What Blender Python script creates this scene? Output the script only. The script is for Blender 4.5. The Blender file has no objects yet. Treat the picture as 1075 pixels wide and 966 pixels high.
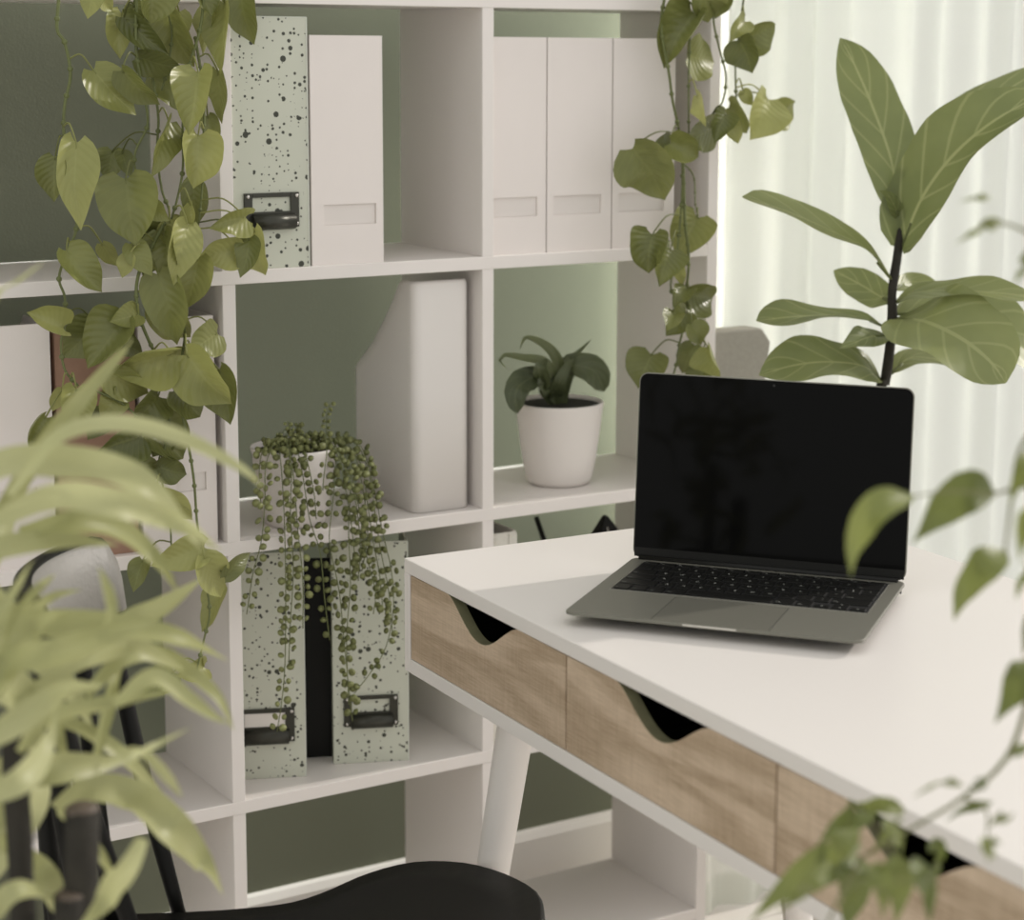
import bpy, bmesh, math, random
from mathutils import Vector, Matrix, noise

random.seed(7)
C = bpy.context.scene.collection
SC = bpy.context.scene
V = Vector
PI = math.pi

# ---------------------------------------------------------------- camera model (1075 x 966 photograph)
FPX, PITCH, ROLL, CAMH = 2148.66, 0.160465, 0.007177, 1.3453
PX, PY = 606.49, 397.05
cp, sp, cr, sr = math.cos(PITCH), math.sin(PITCH), math.cos(ROLL), math.sin(ROLL)
FWD = V((0, cp, -sp)); UP0 = V((0, sp, cp)); RT0 = V((1, 0, 0))
RIGHT = RT0 * cr + UP0 * sr
UPV = RT0 * -sr + UP0 * cr
EYE = V((0, 0, CAMH))

def at(px, py, t):
    """point seen at photograph position (px, py), t metres in front of the camera"""
    return EYE + (FWD + RIGHT * ((px - PX) / FPX) + UPV * (-(py - PY) / FPX)) * t

SX, SY, SA = -0.446518, 2.551123, 0.573751
SH = Matrix.Translation((SX, SY, 0)) @ Matrix.Rotation(SA, 4, 'Z')     # the bookcase: u along its front, d into it
SHI = SH.inverted()
DA = -1.040709
DK = Matrix.Translation((-0.194157, 2.242406, 0)) @ Matrix.Rotation(DA, 4, 'Z')   # the desk: u along its drawers
DKI = DK.inverted()

def shelf_depth(px, py, d):
    r = FWD + RIGHT * ((px - PX) / FPX) + UPV * (-(py - PY) / FPX)
    o = SHI @ EYE; e = (SHI @ (EYE + r)) - o
    return (d - o.y) / e.y
def ats(px, py, d):
    """point seen at (px, py) on the plane d metres behind the bookcase's front (negative = in front)"""
    return at(px, py, shelf_depth(px, py, d))
def atz(px, py, z):
    r = FWD + RIGHT * ((px - PX) / FPX) + UPV * (-(py - PY) / FPX)
    return EYE + r * ((z - EYE.z) / r.z)

# ---------------------------------------------------------------- materials
def srgb(r, g, b):
    f = lambda c: (c / 12.92 if c <= 0.04045 else ((c + 0.055) / 1.055) ** 2.4)
    return (f(r / 255), f(g / 255), f(b / 255), 1)

def mat(name, col, rough=0.5, metal=0.0, spec=0.5, noise_amt=0.0, noise_scale=40, bump=0.0, bump_scale=200):
    m = bpy.data.materials.new(name); m.use_nodes = True
    nt = m.node_tree; b = nt.nodes['Principled BSDF']
    b.inputs['Base Color'].default_value = col
    b.inputs['Roughness'].default_value = rough
    b.inputs['Metallic'].default_value = metal
    b.inputs['Specular IOR Level'].default_value = spec
    tc = nt.nodes.new('ShaderNodeTexCoord')
    if noise_amt:
        n = nt.nodes.new('ShaderNodeTexNoise'); n.inputs['Scale'].default_value = noise_scale
        n.inputs['Detail'].default_value = 5
        nt.links.new(tc.outputs['Object'], n.inputs['Vector'])
        mx = nt.nodes.new('ShaderNodeMix'); mx.data_type = 'RGBA'
        mx.inputs[6].default_value = tuple(c * (1 - noise_amt) for c in col[:3]) + (1,)
        mx.inputs[7].default_value = tuple(min(1, c * (1 + noise_amt)) for c in col[:3]) + (1,)
        nt.links.new(n.outputs['Fac'], mx.inputs[0]); nt.links.new(mx.outputs[2], b.inputs['Base Color'])
    if bump:
        n2 = nt.nodes.new('ShaderNodeTexNoise'); n2.inputs['Scale'].default_value = bump_scale; n2.inputs['Detail'].default_value = 3
        nt.links.new(tc.outputs['Object'], n2.inputs['Vector'])
        bp = nt.nodes.new('ShaderNodeBump'); bp.inputs['Strength'].default_value = bump; bp.inputs['Distance'].default_value = 0.002
        nt.links.new(n2.outputs['Fac'], bp.inputs['Height']); nt.links.new(bp.outputs['Normal'], b.inputs['Normal'])
    return m

WHITE = mat('white_laminate', (0.80, 0.755, 0.725, 1), 0.42, noise_amt=0.01, noise_scale=6)
DESKWHITE = mat('white_desk_lacquer', (0.83, 0.79, 0.755, 1), 0.38, noise_amt=0.01, noise_scale=5)
WALLM = mat('pale_green_paint', (0.18, 0.19, 0.138, 1), 0.9, spec=0.15, noise_amt=0.015, noise_scale=8, bump=0.08, bump_scale=300)
BASEM = mat('white_baseboard_paint', (0.74, 0.71, 0.67, 1), 0.5, noise_amt=0.01)
CARD = mat('white_cardboard', (0.80, 0.745, 0.715, 1), 0.75, spec=0.25, noise_amt=0.015, noise_scale=30, bump=0.05, bump_scale=400)
CARDIN = mat('white_card_slot', (0.76, 0.71, 0.68, 1), 0.8, spec=0.2, noise_amt=0.01)
PLASTIC = mat('white_plastic', (0.78, 0.745, 0.715, 1), 0.28, noise_amt=0.008, noise_scale=12)
KRAFT = mat('kraft_board', srgb(160, 128, 110), 0.8, spec=0.2, noise_amt=0.08, noise_scale=120)
DARKMETAL = mat('dark_metal', (0.055, 0.055, 0.045, 1), 0.35, metal=0.7, noise_amt=0.15, noise_scale=60)
STEEL = mat('steel_rivet', (0.55, 0.53, 0.5, 1), 0.25, metal=1.0, noise_amt=0.05)
PAPER = mat('paper_label', (0.80, 0.76, 0.72, 1), 0.85, spec=0.2, noise_amt=0.02, noise_scale=50)
SCREEN = mat('black_glass_screen', (0.0035, 0.0035, 0.0035, 1), 0.06, spec=0.07, noise_amt=0.1, noise_scale=3)
ALU = mat('space_grey_aluminium', (0.185, 0.18, 0.15, 1), 0.45, metal=0.15, noise_amt=0.03, noise_scale=300, bump=0.02, bump_scale=1500)
ALUEDGE = mat('bright_aluminium_edge', (0.62, 0.61, 0.57, 1), 0.3, metal=0.9, noise_amt=0.02)
KEYM = mat('black_key_plastic', (0.009, 0.009, 0.008, 1), 0.45, spec=0.25, noise_amt=0.1, noise_scale=100)
WELL = mat('keyboard_well', (0.008, 0.008, 0.008, 1), 0.6, noise_amt=0.1)
LEGEND = mat('pale_key_legend', (0.55, 0.56, 0.52, 1), 0.6, noise_amt=0.03)
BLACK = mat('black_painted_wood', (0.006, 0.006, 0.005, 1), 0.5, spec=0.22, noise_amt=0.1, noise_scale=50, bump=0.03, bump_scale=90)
SOIL = mat('dark_soil', (0.015, 0.014, 0.009, 1), 0.95, noise_amt=0.5, noise_scale=150, bump=0.6, bump_scale=120)
POTW = mat('white_glazed_pot', (0.78, 0.735, 0.70, 1), 0.5, noise_amt=0.015, noise_scale=20)
GREYM = mat('matte_grey', (0.35, 0.335, 0.29, 1), 0.95, spec=0.1, noise_amt=0.12, noise_scale=150, bump=0.2, bump_scale=300)
LINEN = mat('white_linen', (0.70, 0.68, 0.62, 1), 0.95, spec=0.1, noise_amt=0.06, noise_scale=200, bump=0.2, bump_scale=500)
BARK = mat('dark_bark', (0.024, 0.021, 0.015, 1), 0.85, noise_amt=0.5, noise_scale=60, bump=0.8, bump_scale=140)
TERRA = mat('pale_clay_pot', (0.60, 0.56, 0.50, 1), 0.8, noise_amt=0.06, noise_scale=25)
VINE = mat('green_vine', (0.13, 0.15, 0.05, 1), 0.6, noise_amt=0.35, noise_scale=40, bump=0.2, bump_scale=120)
TWIG = mat('green_brown_twig', (0.17, 0.17, 0.07, 1), 0.7, noise_amt=0.25, noise_scale=50)
WAX = mat('reddish_cane_wax', (0.10, 0.075, 0.055, 1), 0.5, noise_amt=0.25, noise_scale=40)

def wood_floor():
    m = bpy.data.materials.new('pale_plank_floor'); m.use_nodes = True
    nt = m.node_tree; b = nt.nodes['Principled BSDF']
    tc = nt.nodes.new('ShaderNodeTexCoord'); br = nt.nodes.new('ShaderNodeTexBrick')
    br.inputs['Color1'].default_value = (0.82, 0.78, 0.735, 1); br.inputs['Color2'].default_value = (0.79, 0.75, 0.70, 1)
    br.inputs['Mortar'].default_value = (0.50, 0.46, 0.41, 1); br.inputs['Scale'].default_value = 1
    br.inputs['Brick Width'].default_value = 1.2; br.inputs['Row Height'].default_value = 0.16; br.inputs['Mortar Size'].default_value = 0.0015
    nt.links.new(tc.outputs['Object'], br.inputs['Vector']); nt.links.new(br.outputs['Color'], b.inputs['Base Color'])
    b.inputs['Roughness'].default_value = 0.5
    return m
FLOORM = wood_floor()

def oak():
    m = bpy.data.materials.new('pale_oak_veneer'); m.use_nodes = True
    nt = m.node_tree; L = nt.links; b = nt.nodes['Principled BSDF']
    tc = nt.nodes.new('ShaderNodeTexCoord'); oi = nt.nodes.new('ShaderNodeObjectInfo')
    mp = nt.nodes.new('ShaderNodeMapping'); mp.inputs['Scale'].default_value = (2.2, 8, 15)
    add = nt.nodes.new('ShaderNodeVectorMath'); add.operation = 'MULTIPLY_ADD'
    add.inputs[1].default_value = (7, 3, 5)
    L.new(oi.outputs['Random'], add.inputs[0]); L.new(tc.outputs['Object'], add.inputs[2])
    L.new(add.outputs[0], mp.inputs['Vector'])
    n1 = nt.nodes.new('ShaderNodeTexNoise'); n1.inputs['Scale'].default_value = 1.0; n1.inputs['Detail'].default_value = 3; n1.inputs['Distortion'].default_value = 0.6
    L.new(mp.outputs[0], n1.inputs['Vector'])
    w = nt.nodes.new('ShaderNodeMath'); w.operation = 'MULTIPLY'; w.inputs[1].default_value = 22
    L.new(n1.outputs['Fac'], w.inputs[0])
    s = nt.nodes.new('ShaderNodeMath'); s.operation = 'SINE'; L.new(w.outputs[0], s.inputs[0])
    mp2 = nt.nodes.new('ShaderNodeMapping'); mp2.inputs['Scale'].default_value = (35, 100, 700)
    L.new(add.outputs[0], mp2.inputs['Vector'])
    n2 = nt.nodes.new('ShaderNodeTexNoise'); n2.inputs['Scale'].default_value = 1; n2.inputs['Detail'].default_value = 4
    L.new(mp2.outputs[0], n2.inputs['Vector'])
    mp3 = nt.nodes.new('ShaderNodeMapping'); mp3.inputs['Scale'].default_value = (300, 100, 20)
    L.new(add.outputs[0], mp3.inputs['Vector'])
    n3 = nt.nodes.new('ShaderNodeTexNoise'); n3.inputs['Scale'].default_value = 1; n3.inputs['Detail'].default_value = 2
    L.new(mp3.outputs[0], n3.inputs['Vector'])
    m1 = nt.nodes.new('ShaderNodeMath'); m1.operation = 'MULTIPLY_ADD'; m1.inputs[1].default_value = 0.15; m1.inputs[2].default_value = 0.0
    L.new(s.outputs[0], m1.inputs[0])
    m2 = nt.nodes.new('ShaderNodeMath'); m2.operation = 'MULTIPLY_ADD'; m2.inputs[1].default_value = 0.7
    L.new(n2.outputs['Fac'], m2.inputs[0]); L.new(m1.outputs[0], m2.inputs[2])
    m3 = nt.nodes.new('ShaderNodeMath'); m3.operation = 'MULTIPLY_ADD'; m3.inputs[1].default_value = 0.3
    L.new(n3.outputs['Fac'], m3.inputs[0]); L.new(m2.outputs[0], m3.inputs[2])
    r = nt.nodes.new('ShaderNodeValToRGB')
    r.color_ramp.elements[0].position = 0.25; r.color_ramp.elements[0].color = (0.40, 0.295, 0.195, 1)
    r.color_ramp.elements[1].position = 0.78; r.color_ramp.elements[1].color = (0.67, 0.53, 0.395, 1)
    L.new(m3.outputs[0], r.inputs['Fac']); L.new(r.outputs[0], b.inputs['Base Color'])
    b.inputs['Roughness'].default_value = 0.55
    return m
OAK = oak()
EDGE = mat('shaded_drawer_edge', (0.16, 0.155, 0.085, 1), 0.7, noise_amt=0.2, noise_scale=80)  # olive shade on the scoop's cut edge, put into its colour
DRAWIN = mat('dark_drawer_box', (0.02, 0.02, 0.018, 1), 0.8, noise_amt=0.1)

def speckle():
    m = bpy.data.materials.new('pale_green_terrazzo_paper'); m.use_nodes = True
    nt = m.node_tree; L = nt.links; b = nt.nodes['Principled BSDF']
    tc = nt.nodes.new('ShaderNodeTexCoord'); oi = nt.nodes.new('ShaderNodeObjectInfo')
    add = nt.nodes.new('ShaderNodeVectorMath'); add.operation = 'MULTIPLY_ADD'; add.inputs[1].default_value = (13, 17, 9)
    L.new(oi.outputs['Random'], add.inputs[0]); L.new(tc.outputs['Object'], add.inputs[2])
    last = None
    for sc, lo, hi in ((95, 0.0, 0.40), (190, 0.10, 0.40), (48, -0.1, 0.15), (140, 0.05, 0.36)):
        v = nt.nodes.new('ShaderNodeTexVoronoi'); v.inputs['Scale'].default_value = sc
        L.new(add.outputs[0], v.inputs['Vector'])
        sep = nt.nodes.new('ShaderNodeSeparateColor'); L.new(v.outputs['Color'], sep.inputs[0])
        mr = nt.nodes.new('ShaderNodeMapRange'); mr.inputs['From Min'].default_value = 0.55; mr.inputs['From Max'].default_value = 1
        mr.inputs['To Min'].default_value = lo - 0.15; mr.inputs['To Max'].default_value = hi
        L.new(sep.outputs[0], mr.inputs['Value'])
        lt = nt.nodes.new('ShaderNodeMath'); lt.operation = 'LESS_THAN'
        L.new(v.outputs['Distance'], lt.inputs[0]); L.new(mr.outputs[0], lt.inputs[1])
        if last is None: last = lt
        else:
            mx = nt.nodes.new('ShaderNodeMath'); mx.operation = 'MAXIMUM'; L.new(last.outputs[0], mx.inputs[0]); L.new(lt.outputs[0], mx.inputs[1]); last = mx
    mix = nt.nodes.new('ShaderNodeMix'); mix.data_type = 'RGBA'
    mix.inputs[6].default_value = (0.57, 0.585, 0.495, 1); mix.inputs[7].default_value = (0.045, 0.048, 0.035, 1)
    L.new(last.outputs[0], mix.inputs[0]); L.new(mix.outputs[2], b.inputs['Base Color'])
    b.inputs['Roughness'].default_value = 0.6
    return m
SPECK = speckle()
SPECKEDGE = mat('pale_green_paper_edge', (0.62, 0.64, 0.57, 1), 0.7, noise_amt=0.03)

def leaf_mat(name, dark, light, vein, transl=0.35, rough=0.4, nveins=9.0, vein_amt=0.5, gloss=0.5):
    m = bpy.data.materials.new(name); m.use_nodes = True
    nt = m.node_tree; L = nt.links; nt.nodes.remove(nt.nodes['Principled BSDF'])
    out = nt.nodes['Material Output']
    tc = nt.nodes.new('ShaderNodeTexCoord'); oi = nt.nodes.new('ShaderNodeObjectInfo'); sx = nt.nodes.new('ShaderNodeSeparateXYZ')
    L.new(tc.outputs['UV'], sx.inputs[0])
    def math_(op, a, b=None, c=None):
        n = nt.nodes.new('ShaderNodeMath'); n.operation = op
        for i, x in enumerate((a, b, c)):
            if x is None: continue
            if isinstance(x, (int, float)): n.inputs[i].default_value = x
            else: L.new(x, n.inputs[i])
        return n.outputs[0]
    s = math_('ABSOLUTE', math_('MULTIPLY_ADD', sx.outputs['X'], 2.0, -1.0))
    mid = math_('LESS_THAN', s, 0.045)
    ph = math_('MULTIPLY', math_('MULTIPLY_ADD', s, -0.30, sx.outputs['Y']), nveins * 2 * PI)
    side = math_('GREATER_THAN', math_('SINE', ph), 0.93)
    ve = math_('MULTIPLY', math_('MAXIMUM', mid, math_('MULTIPLY', side, 0.6)), vein_amt)
    n = nt.nodes.new('ShaderNodeTexNoise'); n.inputs['Scale'].default_value = 14; n.inputs['Detail'].default_value = 4
    L.new(tc.outputs['Object'], n.inputs['Vector'])
    fac = math_('ADD', math_('MULTIPLY', n.outputs['Fac'], 0.9), math_('MULTIPLY_ADD', oi.outputs['Random'], 0.7, -0.35))
    mx = nt.nodes.new('ShaderNodeMix'); mx.data_type = 'RGBA'; mx.clamp_factor = True
    mx.inputs[6].default_value = dark; mx.inputs[7].default_value = light; L.new(fac, mx.inputs[0])
    mv = nt.nodes.new('ShaderNodeMix'); mv.data_type = 'RGBA'
    L.new(ve, mv.inputs[0]); L.new(mx.outputs[2], mv.inputs[6]); mv.inputs[7].default_value = vein
    bp = nt.nodes.new('ShaderNodeBump'); bp.inputs['Strength'].default_value = 0.14; bp.inputs['Distance'].default_value = 0.002
    L.new(math_('SINE', ph), bp.inputs['Height'])
    b = nt.nodes.new('ShaderNodeBsdfPrincipled'); L.new(mv.outputs[2], b.inputs['Base Color']); b.inputs['Roughness'].default_value = rough
    b.inputs['Specular IOR Level'].default_value = gloss
    L.new(bp.outputs['Normal'], b.inputs['Normal'])
    t = nt.nodes.new('ShaderNodeBsdfTranslucent'); L.new(mv.outputs[2], t.inputs['Color'])
    ms = nt.nodes.new('ShaderNodeMixShader'); ms.inputs[0].default_value = transl
    L.new(b.outputs[0], ms.inputs[1]); L.new(t.outputs[0], ms.inputs[2]); L.new(ms.outputs[0], out.inputs['Surface'])
    return m
POTHOS = leaf_mat('pothos_leaf', (0.22, 0.235, 0.068, 1), (0.45, 0.455, 0.17, 1), (0.42, 0.43, 0.17, 1), 0.27, 0.36, 8, 0.22)
POTHOSD = leaf_mat('deep_green_pothos_leaf', (0.105, 0.12, 0.034, 1), (0.27, 0.285, 0.09, 1), (0.27, 0.29, 0.1, 1), 0.22, 0.33, 8, 0.22)
FIG = leaf_mat('fig_leaf', (0.17, 0.20, 0.075, 1), (0.28, 0.31, 0.12, 1), (0.40, 0.42, 0.2, 1), 0.35, 0.38, 5, 0.6)
DRAC = leaf_mat('strappy_leaf', (0.37, 0.38, 0.155, 1), (0.60, 0.605, 0.34, 1), (0.50, 0.51, 0.24, 1), 0.40, 0.42, 0.0, 0.3)
FICUS = leaf_mat('ficus_leaf', (0.11, 0.14, 0.035, 1), (0.26, 0.29, 0.085, 1), (0.26, 0.3, 0.1, 1), 0.35, 0.4, 7, 0.2)
PEPER = leaf_mat('dark_strap_leaf', (0.055, 0.07, 0.035, 1), (0.15, 0.175, 0.075, 1), (0.2, 0.22, 0.12, 1), 0.25, 0.4, 6, 0.3)
BEAD = leaf_mat('bead_leaf', (0.20, 0.22, 0.08, 1), (0.40, 0.425, 0.18, 1), (0.3, 0.32, 0.14, 1), 0.3, 0.5, 0, 0.2)

def curtain_mat():
    m = bpy.data.materials.new('sheer_curtain_fabric'); m.use_nodes = True
    nt = m.node_tree; L = nt.links; nt.nodes.remove(nt.nodes['Principled BSDF']); out = nt.nodes['Material Output']
    tc = nt.nodes.new('ShaderNodeTexCoord'); n = nt.nodes.new('ShaderNodeTexNoise'); n.inputs['Scale'].default_value = 500
    L.new(tc.outputs['Object'], n.inputs['Vector'])
    mx = nt.nodes.new('ShaderNodeMix'); mx.data_type = 'RGBA'; L.new(n.outputs['Fac'], mx.inputs[0])
    mx.inputs[6].default_value = (0.79, 0.805, 0.755, 1); mx.inputs[7].default_value = (0.82, 0.835, 0.785, 1)
    d = nt.nodes.new('ShaderNodeBsdfDiffuse'); t = nt.nodes.new('ShaderNodeBsdfTranslucent'); p = nt.nodes.new('ShaderNodeBsdfTransparent')
    L.new(mx.outputs[2], d.inputs[0]); L.new(mx.outputs[2], t.inputs[0])
    a = nt.nodes.new('ShaderNodeMixShader'); a.inputs[0].default_value = 0.5; L.new(d.outputs[0], a.inputs[1]); L.new(t.outputs[0], a.inputs[2])
    c = nt.nodes.new('ShaderNodeMixShader'); c.inputs[0].default_value = 0.14; L.new(a.outputs[0], c.inputs[1]); L.new(p.outputs[0], c.inputs[2])
    L.new(c.outputs[0], out.inputs['Surface'])
    return m
CURTAIN = curtain_mat()

# ---------------------------------------------------------------- object helpers
def obj(name, bm, m, parent=None, world=False, smooth=False, bevel=0.0, seg=2):
    """link a bmesh as ONE mesh object; world=True: its points are in world space, moved into the parent's frame"""
    me = bpy.data.meshes.new(name)
    if world and parent is not None:
        bpy.context.view_layer.update()
        bm.transform(parent.matrix_world.inverted())
    bm.normal_update(); bm.to_mesh(me); bm.free()
    for x in (m if isinstance(m, (list, tuple)) else [m]): me.materials.append(x)
    if smooth:
        for p in me.polygons: p.use_smooth = True
    o = bpy.data.objects.new(name, me); C.objects.link(o)
    if parent is not None: o.parent = parent
    if bevel:
        b = o.modifiers.new('edge', 'BEVEL'); b.width = bevel; b.segments = seg; b.limit_method = 'ANGLE'; b.angle_limit = math.radians(40)
        b.harden_normals = False
    return o

def thing(name, label, cat, loc=(0, 0, 0), rz=0.0, group=None):
    o = bpy.data.objects.new(name, None); C.objects.link(o); o.empty_display_size = 0.05
    o.location = loc; o.rotation_euler = (0, 0, rz)
    return tag(o, label, cat, group)
def tag(o, label, cat, group=None):
    o['label'] = label; o['category'] = cat
    if group: o['group'] = group
    return o
def struct(o): o['kind'] = 'structure'; return o

def box(bm, x0, x1, y0, y1, z0, z1, mi=0):
    vs = [bm.verts.new(p) for p in ((x0, y0, z0), (x1, y0, z0), (x1, y1, z0), (x0, y1, z0), (x0, y0, z1), (x1, y0, z1), (x1, y1, z1), (x0, y1, z1))]
    for f in ((0, 3, 2, 1), (4, 5, 6, 7), (0, 1, 5, 4), (1, 2, 6, 5), (2, 3, 7, 6), (3, 0, 4, 7)):
        fc = bm.faces.new([vs[i] for i in f]); fc.material_index = mi
def nb(): return bmesh.new()
def boxm(*a):
    bm = nb(); box(bm, *a); return bm

def prism(bm, pts, axis, a0, a1, mi=0):
    """extrude a 2-D outline: axis 'x' -> pts are (y,z); 'y' -> (x,z); 'z' -> (x,y)"""
    mk = {'x': lambda p, a: (a, p[0], p[1]), 'y': lambda p, a: (p[0], a, p[1]), 'z': lambda p, a: (p[0], p[1], a)}[axis]
    A = [bm.verts.new(mk(p, a0)) for p in pts]; B = [bm.verts.new(mk(p, a1)) for p in pts]
    n = len(pts); fs = [bm.faces.new(A), bm.faces.new(B[::-1])]
    for i in range(n): fs.append(bm.faces.new((A[i], B[i], B[(i + 1) % n], A[(i + 1) % n])))
    for f in fs: f.material_index = mi
    bmesh.ops.recalc_face_normals(bm, faces=fs)

def catmull(pts, n):
    """smooth sampling of a polyline"""
    P = [V(p) for p in pts]
    if len(P) == 2: return [P[0].lerp(P[1], i / n) for i in range(n + 1)]
    Q = [P[0] * 2 - P[1]] + P + [P[-1] * 2 - P[-2]]
    lens = [0]
    for i in range(len(P) - 1): lens.append(lens[-1] + max((P[i + 1] - P[i]).length, 1e-6))
    out = []
    for k in range(n + 1):
        s = lens[-1] * k / n; i = 0
        while i < len(P) - 2 and s > lens[i + 1]: i += 1
        t = (s - lens[i]) / (lens[i + 1] - lens[i])
        p0, p1, p2, p3 = Q[i:i + 4]
        out.append(0.5 * ((2 * p1) + (p2 - p0) * t + (2 * p0 - 5 * p1 + 4 * p2 - p3) * t * t + (3 * p1 - p0 - 3 * p2 + p3) * t ** 3))
    return out

def tube(bm, pts, r, sides=7, n=None, mi=0, cap=True):
    """round tube through points; r: number or function of 0..1"""
    P = catmull(pts, n or max(4, 5 * (len(pts) - 1)))
    rf = r if callable(r) else (lambda t: r)
    T = (P[1] - P[0]).normalized(); ref = V((0, 0, 1)) if abs(T.z) < 0.9 else V((1, 0, 0))
    N = T.cross(ref).normalized(); rings = []
    for i, p in enumerate(P):
        T2 = (P[min(i + 1, len(P) - 1)] - P[max(i - 1, 0)])
        T2 = T2.normalized() if T2.length > 1e-9 else T
        N = (N - T2 * N.dot(T2)); N = N.normalized() if N.length > 1e-6 else T2.orthogonal().normalized()
        B = T2.cross(N); T = T2; rad = rf(i / (len(P) - 1))
        rings.append([bm.verts.new(p + (N * math.cos(a) + B * math.sin(a)) * rad) for a in (2 * PI * k / sides for k in range(sides))])
    for a, b in zip(rings, rings[1:]):
        for k in range(sides):
            f = bm.faces.new((a[k], a[(k + 1) % sides], b[(k + 1) % sides], b[k])); f.material_index = mi; f.smooth = True
    if cap:
        bm.faces.new(rings[0][::-1]).material_index = mi; bm.faces.new(rings[-1]).material_index = mi

def lathe(bm, prof, seg=40, mi=0, c=(0, 0, 0)):
    """surface of revolution of (radius, z) about z; closes at radius 0"""
    rings = []
    for r, z in prof:
        if r < 1e-6: rings.append([bm.verts.new((c[0], c[1], c[2] + z))])
        else: rings.append([bm.verts.new((c[0] + r * math.cos(2 * PI * k / seg), c[1] + r * math.sin(2 * PI * k / seg), c[2] + z)) for k in range(seg)])
    for a, b in zip(rings, rings[1:]):
        for k in range(seg):
            k2 = (k + 1) % seg
            if len(a) == 1 and len(b) == 1: continue
            if len(a) == 1: f = bm.faces.new((a[0], b[k2], b[k]))
            elif len(b) == 1: f = bm.faces.new((a[k], a[k2], b[0]))
            else: f = bm.faces.new((a[k], a[k2], b[k2], b[k]))
            f.material_index = mi; f.smooth = True
    bmesh.ops.recalc_face_normals(bm, faces=bm.faces[:])

SHAPES = {
    'oval': [(0, .25), (.05, .62), (.14, .88), (.3, 1), (.55, .97), (.75, .82), (.9, .52), (1, .04)],
    'heart': [(0, .34), (.04, .62), (.1, .84), (.2, .98), (.3, 1), (.45, .93), (.6, .76), (.75, .50), (.87, .26), (.95, .09), (1, 0.01)],
    'fiddle': [(0, .05), (.05, .16), (.15, .34), (.3, .5), (.42, .60), (.55, .80), (.68, .98), (.8, 1), (.9, .80), (.96, .5), (1, .05)],
    'broad': [(0, .10), (.06, .42), (.15, .68), (.3, .90), (.5, 1), (.7, .95), (.85, .68), (.94, .36), (1, .02)],
    'strap': [(0, .45), (.15, .75), (.33, .98), (.45, 1), (.6, .88), (.75, .64), (.87, .36), (.95, .15), (1, .01)],
    'ovate': [(0, .06), (.08, .4), (.2, .8), (.35, 1), (.55, .92), (.72, .62), (.87, .28), (.95, .1), (1, .01)],
    'spoon': [(0, .3), (.2, .45), (.45, .75), (.7, 1), (.85, .85), (.95, .5), (1, .05)],
}
def prof(shape, t):
    T = SHAPES[shape]
    for (a, x), (b, y) in zip(T, T[1:]):
        if t <= b: return x + (y - x) * (t - a) / (b - a)
    return T[-1][1]

def leaf_path(bm, pts, width, face, shape='ovate', fold=0.18, wave=0.0, lobe=0.0, n=14, m=6, twist=0.0, uvl=None, seed=0):
    """a leaf blade along a path of points; face = the way its upper side looks"""
    uvl = uvl or bm.loops.layers.uv.verify()
    P = catmull(pts, n); face = V(face).normalized(); rows = []
    L = sum((P[i + 1] - P[i]).length for i in range(n))
    rnd = random.Random(seed); ph1, ph2 = rnd.uniform(0, 6), rnd.uniform(0, 6)
    for i, p in enumerate(P):
        t = i / n
        T = (P[min(i + 1, n)] - P[max(i - 1, 0)]).normalized()
        S = face.cross(T)
        S = S.normalized() if S.length > 1e-4 else T.orthogonal().normalized()
        if twist: S = Matrix.Rotation(twist * t, 3, T) @ S
        N = T.cross(S).normalized()
        w = width * 0.5 * prof(shape, t); row = []
        for j in range(m + 1):
            s = -1 + 2 * j / m
            q = p + S * (w * s * math.cos(fold * abs(s))) + N * (w * fold * abs(s) ** 1.4)
            if lobe: q = q - T * (lobe * L * abs(s) ** 1.3 * max(0.0, 1 - t * 2.6) ** 1.5)
            if wave: q = q + N * (wave * w * s * s * math.sin(t * 9 + (ph1 if s > 0 else ph2)))
            row.append((bm.verts.new(q), ((s + 1) / 2, t)))
        rows.append(row)
    for a, b in zip(rows, rows[1:]):
        for j in range(m):
            f = bm.faces.new((a[j][0], a[j + 1][0], b[j + 1][0], b[j][0])); f.smooth = True
            for lp, uv in zip(f.loops, (a[j][1], a[j + 1][1], b[j + 1][1], b[j][1])): lp[uvl].uv = uv

# ---------------------------------------------------------------- room
U0, U1 = -3.0, 0.98         # the back wall runs along the bookcase's back; the window opens to its right
WD = 0.32                   # the wall's distance behind the bookcase's front
def shelf_frame(o):
    o.location = (SX, SY, 0); o.rotation_euler = (0, 0, SA); return o
struct(shelf_frame(obj('floor', boxm(-3.2, 3.4, -3.2, 0.47, -0.05, 0.0), FLOORM)))
bm = nb()
box(bm, U0, U1, WD, WD + 0.12, 0, 2.6)
box(bm, U1, 2.9, WD, WD + 0.12, 2.45, 2.6)
box(bm, 2.9, 3.4, WD, WD + 0.12, 0, 2.6)
struct(shelf_frame(obj('wall_back', bm, WALLM)))
bm = nb()
prism(bm, [(WD, 0), (WD - 0.016, 0), (WD - 0.016, 0.075), (WD - 0.010, 0.086), (WD, 0.088)], 'x', U0, U1)
struct(shelf_frame(obj('baseboard_back', bm, BASEM)))
bm = nb()
for a, b in ((U1, U1 + 0.06), (1.88, 1.94), (2.84, 2.9)): box(bm, a, b, WD + 0.02, WD + 0.09, 0.0, 2.45)
box(bm, U1 + 0.06, 1.88, WD + 0.02, WD + 0.09, 0.0, 0.06); box(bm, 1.94, 2.84, WD + 0.02, WD + 0.09, 0.0, 0.06)
box(bm, U1 + 0.06, 1.88, WD + 0.02, WD + 0.09, 2.39, 2.45); box(bm, 1.94, 2.84, WD + 0.02, WD + 0.09, 2.39, 2.45)
struct(shelf_frame(obj('window_1', bm, BASEM, bevel=0.003)))

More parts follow.
